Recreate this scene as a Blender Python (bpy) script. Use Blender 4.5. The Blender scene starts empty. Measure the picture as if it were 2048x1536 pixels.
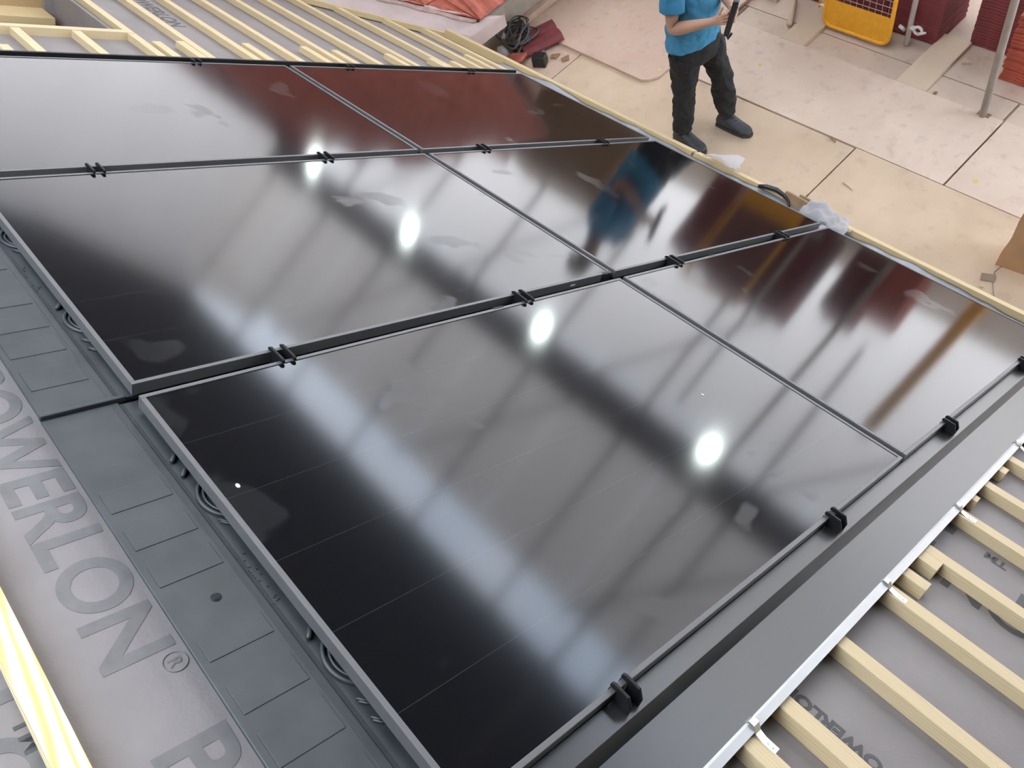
import bpy, bmesh, math, random
from mathutils import Vector, Matrix, Euler, noise

random.seed(7)
S = bpy.context.scene
C = S.collection

# ------------------------------------------------------------------ camera
cam_d = bpy.data.cameras.new('camera')
cam = bpy.data.objects.new('camera', cam_d); C.objects.link(cam)
cam_d.sensor_width = 36.0
cam_d.lens = 27.817
cam_d.clip_start = 0.02
cam.matrix_world = Matrix((
    (-0.67086, 0.53849, -0.50988, -0.29633),
    (-0.70841, -0.66868, 0.22588, 2.60478),
    (-0.21931, 0.51273, 0.83006, 3.31037),
    (0, 0, 0, 1)))
S.camera = cam

# ------------------------------------------------------------------ world: bright overcast sky
SKY = 8.5
w = bpy.data.worlds.new('overcast_sky'); S.world = w; w.use_nodes = True
nt = w.node_tree; nt.nodes.clear()
wo = nt.nodes.new('ShaderNodeOutputWorld'); bg = nt.nodes.new('ShaderNodeBackground')
tc = nt.nodes.new('ShaderNodeTexCoord'); nz = nt.nodes.new('ShaderNodeTexNoise'); rp = nt.nodes.new('ShaderNodeValToRGB')
nz.inputs['Scale'].default_value = 5.0; nz.inputs['Detail'].default_value = 4
rp.color_ramp.elements[0].position = 0.35; rp.color_ramp.elements[0].color = (0.66, 0.79, 0.98, 1)
rp.color_ramp.elements[1].position = 0.68; rp.color_ramp.elements[1].color = (0.95, 1.02, 1.12, 1)
nt.links.new(tc.outputs['Generated'], nz.inputs['Vector']); nt.links.new(nz.outputs['Fac'], rp.inputs['Fac'])
nt.links.new(rp.outputs['Color'], bg.inputs['Color']); bg.inputs['Strength'].default_value = SKY
nt.links.new(bg.outputs[0], wo.inputs['Surface'])

# ------------------------------------------------------------------ view
S.view_settings.view_transform = 'Standard'
S.view_settings.look = 'None'
S.view_settings.exposure = 0.0
S.view_settings.gamma = 1.0
S.view_settings.use_curve_mapping = False
S.cycles.max_bounces = 10
S.cycles.diffuse_bounces = 5
S.cycles.glossy_bounces = 4
S.cycles.sample_clamp_indirect = 12.0

TH = math.radians(36.0)
CT, ST, TT = math.cos(TH), math.sin(TH), math.tan(TH)
ROOF = (TH, 0, 0)
DECK = -1.0

def RW(u, v, n=0.0):                      # roof coordinates (along eaves, up slope, normal) -> world
    return Vector((u, v * CT - n * ST, v * ST + n * CT))

# ------------------------------------------------------------------ materials
def new_mat(name):
    m = bpy.data.materials.new(name); m.use_nodes = True
    n = m.node_tree; n.nodes.clear()
    return m, n, n.nodes.new('ShaderNodeOutputMaterial')

def mix_rgb(n, a, b, fac):
    mx = n.nodes.new('ShaderNodeMix'); mx.data_type = 'RGBA'
    for s, val in ((mx.inputs[6], a), (mx.inputs[7], b), (mx.inputs[0], fac)):
        if hasattr(val, 'is_output'): n.links.new(val, s)
        elif isinstance(val, (tuple, list)): s.default_value = (*val, 1) if len(val) == 3 else val
        else: s.default_value = val
    return mx.outputs[2]

def tex_noise(n, scale, detail=4, stretch=None, rough=0.55, coord='Object', distortion=0.0):
    t = n.nodes.new('ShaderNodeTexCoord'); nzz = n.nodes.new('ShaderNodeTexNoise')
    nzz.inputs['Scale'].default_value = scale; nzz.inputs['Detail'].default_value = detail
    nzz.inputs['Roughness'].default_value = rough; nzz.inputs['Distortion'].default_value = distortion
    if stretch:
        mp = n.nodes.new('ShaderNodeMapping'); mp.inputs['Scale'].default_value = stretch
        n.links.new(t.outputs[coord], mp.inputs['Vector']); n.links.new(mp.outputs[0], nzz.inputs['Vector'])
    else:
        n.links.new(t.outputs[coord], nzz.inputs['Vector'])
    return nzz.outputs['Fac']

def ramp(n, fac, p0, p1, c0=(0, 0, 0), c1=(1, 1, 1)):
    r = n.nodes.new('ShaderNodeValToRGB')
    r.color_ramp.elements[0].position = p0; r.color_ramp.elements[1].position = p1
    r.color_ramp.elements[0].color = (*c0, 1); r.color_ramp.elements[1].color = (*c1, 1)
    n.links.new(fac, r.inputs['Fac'])
    return r.outputs['Color']

def bump(n, fac, strength=0.2, dist=0.01):
    b = n.nodes.new('ShaderNodeBump'); b.inputs['Strength'].default_value = strength; b.inputs['Distance'].default_value = dist
    n.links.new(fac, b.inputs['Height'])
    return b.outputs['Normal']

def principled(n, out, **kw):
    p = n.nodes.new('ShaderNodeBsdfPrincipled')
    for k, val in kw.items():
        s = p.inputs[k.replace('_', ' ')]
        if hasattr(val, 'is_output'): n.links.new(val, s)
        elif isinstance(val, (tuple, list)): s.default_value = (*val, 1) if len(val) == 3 else val
        else: s.default_value = val
    n.links.new(p.outputs[0], out.inputs['Surface'])
    return p

def plain(name, col, rough=0.6, metal=0.0, var=0.12, scale=18.0, ior=1.5, bmp=0.0):
    m, n, o = new_mat(name)
    f = tex_noise(n, scale, 5)
    dark = tuple(c * (1 - var) for c in col); lite = tuple(min(1, c * (1 + var)) for c in col)
    c = mix_rgb(n, dark, lite, ramp(n, f, 0.3, 0.7))
    kw = dict(Base_Color=c, Roughness=rough, Metallic=metal, IOR=ior)
    if bmp: kw['Normal'] = bump(n, f, bmp, 0.004)
    principled(n, o, **kw)
    return m

def wood(name, pale, dark, along=(0.6, 14, 14), rough=0.62, rings=6.0, amount=0.55):
    m, n, o = new_mat(name)
    t = n.nodes.new('ShaderNodeTexCoord'); mp = n.nodes.new('ShaderNodeMapping'); mp.inputs['Scale'].default_value = along
    oi = n.nodes.new('ShaderNodeObjectInfo'); add = n.nodes.new('ShaderNodeVectorMath'); add.operation = 'ADD'
    mul = n.nodes.new('ShaderNodeMath'); mul.operation = 'MULTIPLY'; mul.inputs[1].default_value = 37.0
    n.links.new(oi.outputs['Random'], mul.inputs[0])
    n.links.new(t.outputs['Object'], add.inputs[0]); n.links.new(mul.outputs[0], add.inputs[1])
    n.links.new(add.outputs[0], mp.inputs['Vector'])
    wv = n.nodes.new('ShaderNodeTexWave'); wv.wave_type = 'BANDS'; wv.bands_direction = 'DIAGONAL'
    wv.inputs['Scale'].default_value = rings; wv.inputs['Distortion'].default_value = 5.0
    wv.inputs['Detail'].default_value = 2.5; wv.inputs['Detail Scale'].default_value = 0.8
    n.links.new(mp.outputs[0], wv.inputs['Vector'])
    g = ramp(n, wv.outputs['Fac'], 0.55, 1.0)
    n2 = tex_noise(n, 6.0, 3)
    base = mix_rgb(n, tuple(c * 0.9 for c in pale), pale, n2)
    fm = n.nodes.new('ShaderNodeMath'); fm.operation = 'MULTIPLY'; fm.inputs[1].default_value = amount
    n.links.new(g, fm.inputs[0])
    c = mix_rgb(n, base, dark, fm.outputs[0])
    principled(n, o, Base_Color=c, Roughness=rough, Normal=bump(n, wv.outputs['Fac'], 0.08, 0.003))
    return m

M = {}
M['batten'] = wood('pale_softwood', (0.67, 0.53, 0.32), (0.53, 0.38, 0.18))
M['eaves_wood'] = wood('eaves_softwood', (0.60, 0.46, 0.25), (0.46, 0.32, 0.14))
M['ply_lining'] = wood('lining_board', (0.44, 0.30, 0.155), (0.36, 0.24, 0.115), rough=0.5)
M['plank'] = wood('worn_plank', (0.68, 0.54, 0.39), (0.52, 0.40, 0.28), along=(8, 0.7, 8), rough=0.8, amount=0.35)
M['brown_card'] = plain('brown_card', (0.30, 0.19, 0.10), 0.8, var=0.15)
M['frame'] = plain('black_anodised_frame', (0.100, 0.096, 0.095), 0.42, var=0.05, ior=1.6)
M['clamp'] = plain('black_clamp', (0.008, 0.008, 0.009), 0.5, var=0.1, ior=1.35)
M['tray'] = plain('black_tray_plastic', (0.034, 0.039, 0.041), 0.42, var=0.25, scale=9, bmp=0.05, ior=1.5)
M['flash'] = plain('dark_grey_flashing', (0.020, 0.0195, 0.019), 0.30, var=0.04, scale=5, ior=1.72)
M['mill'] = plain('mill_aluminium', (0.55, 0.54, 0.53), 0.42, metal=0.3, var=0.04)
M['zinc'] = plain('galvanised_strap', (0.72, 0.73, 0.74), 0.28, metal=0.85, var=0.06)
M['foil'] = plain('silver_grey_foil', (0.26, 0.26, 0.27), 0.42, metal=0.2, var=0.18, scale=12)
M['print'] = plain('grey_ink', (0.085, 0.083, 0.082), 0.7, var=0.15, scale=30)
M['print_pale'] = plain('pale_grey_ink', (0.160, 0.150, 0.145), 0.7, var=0.12, scale=25)
M['galv'] = plain('scaffold_tube', (0.42, 0.40, 0.37), 0.42, metal=0.35, var=0.12, scale=10)
M['white_steel'] = plain('white_coated_steel', (0.72, 0.70, 0.68), 0.45, metal=0.2, var=0.08)
M['yellow'] = plain('yellow_powder_coat', (0.86, 0.41, 0.022), 0.45, var=0.08)
M['mesh'] = plain('pink_grey_wire', (0.52, 0.42, 0.38), 0.5, metal=0.3)
M['red_tile'] = plain('red_concrete_tile', (0.42, 0.115, 0.075), 0.8, var=0.25, scale=14, bmp=0.2)
M['bright_tile'] = plain('bright_red_tile', (0.47, 0.10, 0.06), 0.75, var=0.18, scale=10, bmp=0.2)
M['maroon_tile'] = plain('maroon_tile', (0.215, 0.044, 0.048), 0.75, var=0.22, scale=10, bmp=0.2)
M['mortar'] = plain('pink_dusted_mortar', (0.60, 0.45, 0.42), 0.85, var=0.18, scale=20, bmp=0.4)
M['valley'] = plain('white_valley_lining', (0.52, 0.41, 0.385), 0.5, var=0.12, scale=6)
M['render'] = plain('beige_blockwork', (0.46, 0.40, 0.32), 0.9, var=0.12, scale=12, bmp=0.2)
M['soffit'] = plain('grey_soffit', (0.26, 0.25, 0.26), 0.6, var=0.05)
M['cable'] = plain('grey_cable', (0.10, 0.095, 0.095), 0.55)
M['cable_light'] = plain('pale_grey_cable', (0.27, 0.24, 0.21), 0.6)
M['black'] = plain('black_plastic', (0.015, 0.015, 0.016), 0.35)
M['white_plastic'] = plain('white_plastic', (0.74, 0.74, 0.78), 0.45, var=0.05)
M['kraft'] = plain('kraft_paper', (0.42, 0.25, 0.135), 0.75, var=0.10, scale=7, bmp=0.25)
M['stone'] = plain('grit', (0.30, 0.22, 0.16), 0.9)
M['ceiling'] = plain('dark_roof_sheet', (0.022, 0.022, 0.026), 0.8)
M['beam'] = plain('dark_steel_beam', (0.02, 0.02, 0.022), 0.6)
M['ground'] = plain('outside_concrete', (0.54, 0.50, 0.46), 0.9, scale=0.5)
M['shirt'] = plain('blue_polo_cotton', (0.042, 0.225, 0.38), 0.8, var=0.14, scale=16, bmp=0.15)
M['trouser'] = plain('black_work_trouser', (0.014, 0.014, 0.015), 0.85, var=0.3, scale=14, bmp=0.4)
M['boot'] = plain('dusty_black_boot', (0.038, 0.042, 0.048), 0.55, var=0.5, scale=16)
M['sole'] = plain('boot_sole', (0.05, 0.045, 0.042), 0.8)
M['skin'] = plain('skin', (0.55, 0.30, 0.20), 0.55, var=0.08, scale=9)
M['hair'] = plain('dark_hair', (0.03, 0.02, 0.015), 0.6, var=0.3, scale=60)
M['dark_glass'] = plain('dark_glass', (0.02, 0.02, 0.025), 0.1)
M['yellow_mark'] = plain('yellow_spray_paint', (0.66, 0.55, 0.16), 0.8)

def membrane_mat():
    m, n, o = new_mat('grey_roof_membrane')
    f = tex_noise(n, 5, 5); g = tex_noise(n, 160, 2)
    c = mix_rgb(n, (0.212, 0.186, 0.177), (0.258, 0.228, 0.219), ramp(n, f, 0.3, 0.7))
    principled(n, o, Base_Color=c, Roughness=0.62, Normal=bump(n, mix_rgb(n, f, g, 0.15), 0.35, 0.012))
    return m
M['membrane'] = membrane_mat()

def deck_mat(name, a, b, seed):
    m, n, o = new_mat(name)
    f = tex_noise(n, 1.6 + seed * 0.1, 6, rough=0.6); g = tex_noise(n, 9 + seed, 4); k = tex_noise(n, 38, 2)
    c = mix_rgb(n, a, b, ramp(n, f, 0.35, 0.65))
    c = mix_rgb(n, c, (0.40, 0.20, 0.13), mix_rgb(n, (0, 0, 0), (0.5, 0.5, 0.5), ramp(n, tex_noise(n, 1.1 + 0.2 * seed, 5), 0.56, 0.78)))
    c = mix_rgb(n, c, (0.27, 0.22, 0.18), mix_rgb(n, (0, 0, 0), (0.42, 0.42, 0.42), ramp(n, g, 0.56, 0.82)))
    c = mix_rgb(n, c, (0.22, 0.17, 0.13), mix_rgb(n, (0, 0, 0), (0.4, 0.4, 0.4), ramp(n, k, 0.68, 0.80)))
    principled(n, o, Base_Color=c, Roughness=0.82, Normal=bump(n, g, 0.1, 0.004))
    return m
M['deck0'] = deck_mat('dusty_plywood', (0.58, 0.43, 0.295), (0.68, 0.52, 0.37), 0)
M['deck1'] = deck_mat('pale_plywood', (0.66, 0.51, 0.40), (0.74, 0.59, 0.48), 3)
M['deck2'] = deck_mat('pink_plywood', (0.57, 0.40, 0.30), (0.63, 0.46, 0.36), 6)
M['lower'] = deck_mat('lower_deck_board', (0.58, 0.46, 0.36), (0.66, 0.53, 0.42), 8)  # plain board colour of the lower deck

def glass_mat():
    m, n, o = new_mat('solar_glass')
    t = n.nodes.new('ShaderNodeTexCoord'); sx = n.nodes.new('ShaderNodeSeparateXYZ'); n.links.new(t.outputs['Object'], sx.inputs[0])
    # dark cell gaps printed under the glass, every 187 mm across the panel
    md = n.nodes.new('ShaderNodeMath'); md.operation = 'PINGPONG'; md.inputs[1].default_value = 0.0933
    n.links.new(sx.outputs['X'], md.inputs[0])
    ln = n.nodes.new('ShaderNodeMath'); ln.operation = 'LESS_THAN'; ln.inputs[1].default_value = 0.0007
    n.links.new(md.outputs[0], ln.inputs[0])
    base = mix_rgb(n, (0.0030, 0.0030, 0.0042), (0.024, 0.0235, 0.027), ln.outputs[0])
    # dried smears and dust of their own shape
    oi = n.nodes.new('ShaderNodeObjectInfo'); ad = n.nodes.new('ShaderNodeVectorMath'); ad.operation = 'ADD'
    ml = n.nodes.new('ShaderNodeMath'); ml.operation = 'MULTIPLY'; ml.inputs[1].default_value = 19.0
    n.links.new(oi.outputs['Random'], ml.inputs[0]); n.links.new(t.outputs['Object'], ad.inputs[0]); n.links.new(ml.outputs[0], ad.inputs[1])
    a = n.nodes.new('ShaderNodeTexNoise'); a.inputs['Scale'].default_value = 3.2; a.inputs['Detail'].default_value = 3; a.inputs['Distortion'].default_value = 0.35
    n.links.new(ad.outputs[0], a.inputs['Vector'])
    sm = ramp(n, a.outputs['Fac'], 0.63, 0.66)
    base = mix_rgb(n, base, (0.40, 0.41, 0.43), mix_rgb(n, (0.0, 0.0, 0.0), (0.005, 0.005, 0.005), sm))
    ro_ = n.nodes.new('ShaderNodeMapRange'); ro_.inputs[3].default_value = 0.10; ro_.inputs[4].default_value = 0.17
    n.links.new(sm, ro_.inputs[0])
    principled(n, o, Base_Color=base, Roughness=ro_.outputs[0], IOR=1.52)
    return m
M['glass'] = glass_mat()

def sheet_mat(name, tint, trans, clear=0.0):
    m, n, o = new_mat(name)
    f = tex_noise(n, 1.3, 4)
    c = mix_rgb(n, tuple(x * 0.86 for x in tint), tint, f)
    tr = n.nodes.new('ShaderNodeBsdfTranslucent'); df = n.nodes.new('ShaderNodeBsdfDiffuse'); mx = n.nodes.new('ShaderNodeMixShader')
    n.links.new(c, tr.inputs['Color']); n.links.new(c, df.inputs['Color'])
    mx.inputs[0].default_value = trans
    n.links.new(df.outputs[0], mx.inputs[1]); n.links.new(tr.outputs[0], mx.inputs[2])
    last = mx
    if clear:
        tp = n.nodes.new('ShaderNodeBsdfTransparent'); m2 = n.nodes.new('ShaderNodeMixShader'); m2.inputs[0].default_value = clear
        n.links.new(mx.outputs[0], m2.inputs[1]); n.links.new(tp.outputs[0], m2.inputs[2]); last = m2
    n.links.new(last.outputs[0], o.inputs['Surface'])
    return m
M['sheeting'] = sheet_mat('white_sheeting', (0.93, 0.83, 0.745), 0.60)
M['sheeting_dull'] = sheet_mat('dull_white_sheeting', (0.86, 0.79, 0.74), 0.52)
M['clear_sheet'] = sheet_mat('clear_sheeting', (0.95, 0.86, 0.785), 0.76, 0.20)
M['rooflight'] = sheet_mat('added_rooflight_sheet', (0.97, 0.92, 0.85), 0.8, 0.85)  # for the added ceiling bay that brings in top light
M['added_rooflight_white'] = sheet_mat('added_white_rooflight_sheet', (0.96, 0.88, 0.80), 0.62, 0.0)  # for the added ceiling sheet above the deck
M['tarp'] = sheet_mat('light_block_tarp', (0.05, 0.048, 0.046), 0.05)  # for the unseen walls that hold back daylight
M['film'] = sheet_mat('thin_plastic_film', (0.72, 0.71, 0.72), 0.35, 0.45)

def lamp_mat():
    m, n, o = new_mat('led_lens')
    e = n.nodes.new('ShaderNodeEmission'); e.inputs['Color'].default_value = (0.90, 1.0, 0.97, 1); e.inputs['Strength'].default_value = 70
    n.links.new(e.outputs[0], o.inputs['Surface'])
    return m
M['led'] = lamp_mat()

# ------------------------------------------------------------------ mesh helpers
class MB:
    def __init__(self): self.v = []; self.f = []
    def add(self, vs, fs):
        b = len(self.v); self.v += [tuple(x) for x in vs]; self.f += [tuple(i + b for i in q) for q in fs]; return self
    def box(self, x0, x1, y0, y1, z0, z1):
        return self.add([(x0, y0, z0), (x1, y0, z0), (x1, y1, z0), (x0, y1, z0), (x0, y0, z1), (x1, y0, z1), (x1, y1, z1), (x0, y1, z1)],
                        [(0, 3, 2, 1), (4, 5, 6, 7), (0, 1, 5, 4), (1, 2, 6, 5), (2, 3, 7, 6), (3, 0, 4, 7)])
    def prism(self, prof, y0, y1):           # profile in xz, extruded along y
        k = len(prof)
        vs = [(x, y0, z) for x, z in prof] + [(x, y1, z) for x, z in prof]
        fs = [tuple(range(k)), tuple(range(2 * k - 1, k - 1, -1))] + [(i, i + k, (i + 1) % k + k, (i + 1) % k) for i in range(k)]
        return self.add(vs, fs)
    def strip(self, prof, y0, y1, n=1):       # open sheet profile in xz along y
        k = len(prof); vs = []
        for j in range(n + 1):
            y = y0 + (y1 - y0) * j / n
            vs += [(x, y, z) for x, z in prof]
        fs = [(j * k + i, j * k + i + 1, (j + 1) * k + i + 1, (j + 1) * k + i) for j in range(n) for i in range(k - 1)]
        return self.add(vs, fs)
    def poly(self, pts, h):                   # flat polygon xy extruded from z=h0 to h1
        h0, h1 = h; k = len(pts)
        vs = [(x, y, h0) for x, y in pts] + [(x, y, h1) for x, y in pts]
        fs = [tuple(range(k - 1, -1, -1)), tuple(range(k, 2 * k))] + [(i, (i + 1) % k, (i + 1) % k + k, i + k) for i in range(k)]
        return self.add(vs, fs)
    def tube(self, pts, r, seg=10, closed=False, cap=True):
        pts = [Vector(p) for p in pts]; n = len(pts)
        rs = r if isinstance(r, (list, tuple)) else [r] * n
        tan = []
        for i in range(n):
            a = pts[(i - 1) % n] if (closed or i > 0) else pts[i]
            b = pts[(i + 1) % n] if (closed or i < n - 1) else pts[i]
            tan.append((b - a).normalized())
        up = Vector((0, 0, 1)) if abs(tan[0].z) < 0.9 else Vector((1, 0, 0))
        nr = (up - tan[0] * up.dot(tan[0])).normalized()
        vs = []
        for i in range(n):
            nr = (nr - tan[i] * nr.dot(tan[i])).normalized(); bi = tan[i].cross(nr)
            for k in range(seg):
                a = 2 * math.pi * k / seg
                vs.append(pts[i] + (nr * math.cos(a) + bi * math.sin(a)) * rs[i])
        fs = []
        for i in range(n if closed else n - 1):
            j = (i + 1) % n
            for k in range(seg):
                l = (k + 1) % seg
                fs.append((i * seg + k, i * seg + l, j * seg + l, j * seg + k))
        if cap and not closed:
            fs.append(tuple(range(seg - 1, -1, -1))); fs.append(tuple(range((n - 1) * seg, n * seg)))
        return self.add(vs, fs)
    def loft(self, rings, cap=True):          # list of equal-length vertex rings
        k = len(rings[0]); vs = [p for r in rings for p in r]
        fs = [(i * k + a, i * k + (a + 1) % k, (i + 1) * k + (a + 1) % k, (i + 1) * k + a) for i in range(len(rings) - 1) for a in range(k)]
        if cap: fs += [tuple(range(k - 1, -1, -1)), tuple(range((len(rings) - 1) * k, len(rings) * k))]
        return self.add(vs, fs)
    def grid(self, fn, nu, nv):
        vs = [fn(i / nu, j / nv) for j in range(nv + 1) for i in range(nu + 1)]
        fs = [(j * (nu + 1) + i, j * (nu + 1) + i + 1, (j + 1) * (nu + 1) + i + 1, (j + 1) * (nu + 1) + i) for j in range(nv) for i in range(nu)]
        return self.add(vs, fs)
    def build(self, name, mat, parent=None, loc=None, rot=None, smooth=False, bevel=0.0, subd=0, solid=0.0):
        me = bpy.data.meshes.new(name); me.from_pydata(self.v, [], self.f); me.update()
        o = bpy.data.objects.new(name, me); C.objects.link(o)
        me.materials.append(M[mat] if isinstance(mat, str) else mat)
        if parent: o.parent = parent
        if loc is not None: o.location = loc
        if rot is not None: o.rotation_euler = rot
        if smooth: me.polygons.foreach_set('use_smooth', [True] * len(me.polygons))
        if solid:
            sd = o.modifiers.new('solid', 'SOLIDIFY'); sd.thickness = solid; sd.offset = 0
        if bevel:
            b = o.modifiers.new('bevel', 'BEVEL'); b.width = bevel; b.segments = 2; b.limit_method = 'ANGLE'
        if subd:
            s = o.modifiers.new('sub', 'SUBSURF'); s.levels = subd; s.render_levels = subd
        return o

def tag(o, label=None, cat=None, group=None, kind=None):
    if cat and not kind: kind = 'thing'
    for k, val in (('label', label), ('category', cat), ('group', group), ('kind', kind)):
        if val: o[k] = val
    return o

def thing(name, label, cat, loc=(0, 0, 0), rot=(0, 0, 0), group=None):
    o = bpy.data.objects.new(name, None); C.objects.link(o)
    o.empty_display_size = 0.05; o.location = loc; o.rotation_euler = rot
    return tag(o, label, cat, group)

def struct(o): return tag(o, kind='structure')

def text_mesh(name, body, mat, size, parent, loc, rot, scale_x=1.0, bold=0.0):
    cu = bpy.data.curves.new(name, 'FONT'); cu.body = body; cu.size = size; cu.offset = bold; cu.extrude = 0.0003
    tmp = bpy.data.objects.new(name + '_src', cu); C.objects.link(tmp)
    bpy.context.view_layer.update()
    me = bpy.data.meshes.new_from_object(tmp.evaluated_get(bpy.context.evaluated_depsgraph_get()))
    bpy.data.objects.remove(tmp); me.name = name
    me.materials.clear(); me.materials.append(M[mat])
    o = bpy.data.objects.new(name, me); C.objects.link(o)
    o.parent = parent; o.location = loc; o.rotation_euler = rot; o.scale = (scale_x, 1, 1)
    return o

def ring(c, rx, ry, n=20, up=None, fx=None, wob=0.0, seed=0.0):
    c = Vector(c); fx = Vector(fx) if fx else Vector((1, 0, 0)); up = Vector(up) if up else Vector((0, 0, 1))
    fy = up.cross(fx).normalized(); fx = fy.cross(up).normalized()
    out = []
    for i in range(n):
        a = 2 * math.pi * i / n
        k = 1 + wob * noise.noise(Vector((math.cos(a) * 1.6 + seed, math.sin(a) * 1.6, c.z * 14 + seed)))
        out.append(c + fx * rx * math.cos(a) * k + fy * ry * math.sin(a) * k)
    return out

ORD = ['first', 'second', 'third', 'fourth', 'fifth', 'sixth', 'seventh', 'eighth', 'ninth', 'tenth', 'eleventh', 'twelfth']

# ================================================================== SETTING
NM = -0.095                                   # roof underlay level
W, L, GU, GV = 1.120, 1.722, 0.0426, 0.025    # panel width, length, gaps

# roof underlay, with the rooflight hole left open
HU0, HU1, HV0, HV1 = 4.15, 5.05, 2.32, 3.30
def underlay(name, u0, u1, v0, v1):
    mb = MB(); nu = max(2, int((u1 - u0) / 0.12)); nv = max(2, int((v1 - v0) / 0.12))
    def fn(a, b):
        u = u0 + (u1 - u0) * a; v = v0 + (v1 - v0) * b
        edge = min(a, 1 - a, b, 1 - b) > 1e-6
        return (u, v, NM)
    mb.grid(fn, nu, nv)
    return mb.build(name, 'membrane', None, (0, 0, 0), ROOF, smooth=True)
roof = struct(underlay('roof', -2.6, HU0, -0.28, 5.6)); tag(roof, 'grey printed roof underlay around the solar array')
roof_b = struct(underlay('roof', HU0, 6.6, -0.28, HV0))
roof_c = struct(underlay('roof', HU0, 6.6, HV1, 5.6))
roof_d = struct(underlay('roof', HU1, 6.6, HV0, HV1))
# printed lettering
DN = (0, 0, math.pi)      # reads towards the camera side, tops towards the eaves
text_mesh('printed_lettering', 'POWERLON', 'print_pale', 0.164, roof, (1.475, 3.766, NM + 0.0005), DN, 1.02, 0.004)
text_mesh('printed_lettering', 'POWERLON', 'print_pale', 0.164, roof, (0.385, 3.766, NM + 0.0005), DN, 1.02, 0.004)
text_mesh('printed_lettering', 'R', 'print_pale', 0.031, roof, (0.528, 3.677, NM + 0.0006), DN, 1.0, 0.0005)
rg = MB(); rg.tube([(0.518 + 0.020 * math.cos(a), 3.666 + 0.020 * math.sin(a), NM + 0.0006) for a in [i * math.pi / 16 for i in range(32)]], 0.0011, 4, closed=True)
rg.build('registered_mark', 'print_pale', roof)
text_mesh('printed_lettering', 'POWERLON', 'print_pale', 0.164, roof, (1.20, 4.00, NM + 0.0005), DN, 1.02, 0.004)
text_mesh('printed_lettering', 'TM', 'print', 0.05, roof, (0.55, 3.905, NM + 0.0006), DN, 1.0, 0.001)
text_mesh('printed_lettering', 'POWERLON', 'print', 0.12, roof_b, (5.05, 1.905, NM + 0.0005), DN, 1.0, 0.003)
text_mesh('printed_lettering', 'POWERLON', 'print', 0.12, roof_b, (5.25, 0.60, NM + 0.0005), DN, 1.0, 0.003)
UPW = (0, 0, 0)           # upright, tops towards the ridge
text_mesh('printed_lettering', 'TM', 'print', 0.045, roof, (-0.372, 1.772, NM + 0.0006), UPW, 1.0, 0.0015)
text_mesh('printed_lettering', 'POWERLON', 'print', 0.15, roof, (-1.30, 1.86, NM + 0.0005), UPW, 1.05, 0.004)
text_mesh('printed_lettering', 'POWERLON', 'print', 0.15, roof, (-1.10, 1.94, NM + 0.0005), UPW, 1.0, 0.004)
text_mesh('printed_lettering', 'POWERLON', 'print', 0.045, roof, (-0.42, 2.705, NM + 0.0005), UPW, 1.0, 0.002)
sq = MB()
sq.box(-0.222, -0.150, 1.760, 1.800, NM + 0.0008, NM + 0.0006); sq.box(-0.205, -0.150, 1.885, 1.91, NM + 0.0008, NM + 0.0006)
sq.build('printed_block', 'print', roof)

# deck of the scaffold: plywood sheets as parts of the floor
floor_base = MB(); floor_base.box(-3.6, 13, -3.70, -0.12, DECK - 0.16, DECK - 0.06)
floor = struct(floor_base.build('floor', 'lower'))
def board(x0, x1, y0, y1, top, mat, thick=0.018, chip=0.0):
    pts = [(x0, y0), (x1, y0), (x1, y1), (x0, y1)]
    if chip: pts = [(x0, y0), (x1, y0), (x1, y1), (x0 + chip, y1), (x0 + chip * 0.45, y1 - chip * 0.3), (x0, y1 - chip)]
    b = MB(); b.poly([(x - x0, y - y0) for x, y in pts], (0, thick))
    o = b.build('plywood_sheet', mat, floor, (x0, y0, top - thick), None, bevel=0.002)
    return o
board(1.825, 4.28, -1.480, -0.13, DECK, 'deck0', 0.05)
board(-0.62, 1.815, -1.490, -0.13, DECK, 'deck0', 0.05)
board(-3.05, -0.63, -1.490, -0.13, DECK, 'deck0', 0.05)
board(4.29, 5.06, -1.480, -0.13, DECK, 'deck2', 0.05)
board(1.178, 3.62, -2.205, -1.494, DECK + 0.003, 'deck1', 0.055)
board(-1.26, 1.165, -2.205, -1.494, DECK + 0.003, 'deck1', 0.055)
board(-3.6, -1.27, -2.205, -1.494, DECK + 0.003, 'deck1', 0.055)
board(3.50, 5.06, -2.55, -1.235, DECK + 0.024, 'deck2', 0.022, chip=0.10)
for i, x in enumerate((-3.4, -1.1, 1.2, 3.5, 5.8, 8.1, 10.4)):
    board(x, x + 2.28, -2.445, -2.212, DECK - 0.035, 'lower', 0.024)
    board(x - 0.5, x + 1.78, -3.68, -2.455, DECK - 0.035, 'lower', 0.024)

# house wall under the eaves and cross-wing wall
hw = MB(); hw.box(-3.0, 5.06, -0.20, -0.10, DECK - 0.1, -0.30); struct(hw.build('wall_front', 'render'))
cw = MB(); cw.box(5.06, 8.0, -1.66, 0.2, DECK - 0.1, -0.372); struct(cw.build('wall_side', 'render'))
kb = MB(); kb.box(4.985, 5.06, -1.72, -1.24, DECK + 0.024, DECK + 0.085); struct(kb.build('trim_1', 'deck2', bevel=0.006))

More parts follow.
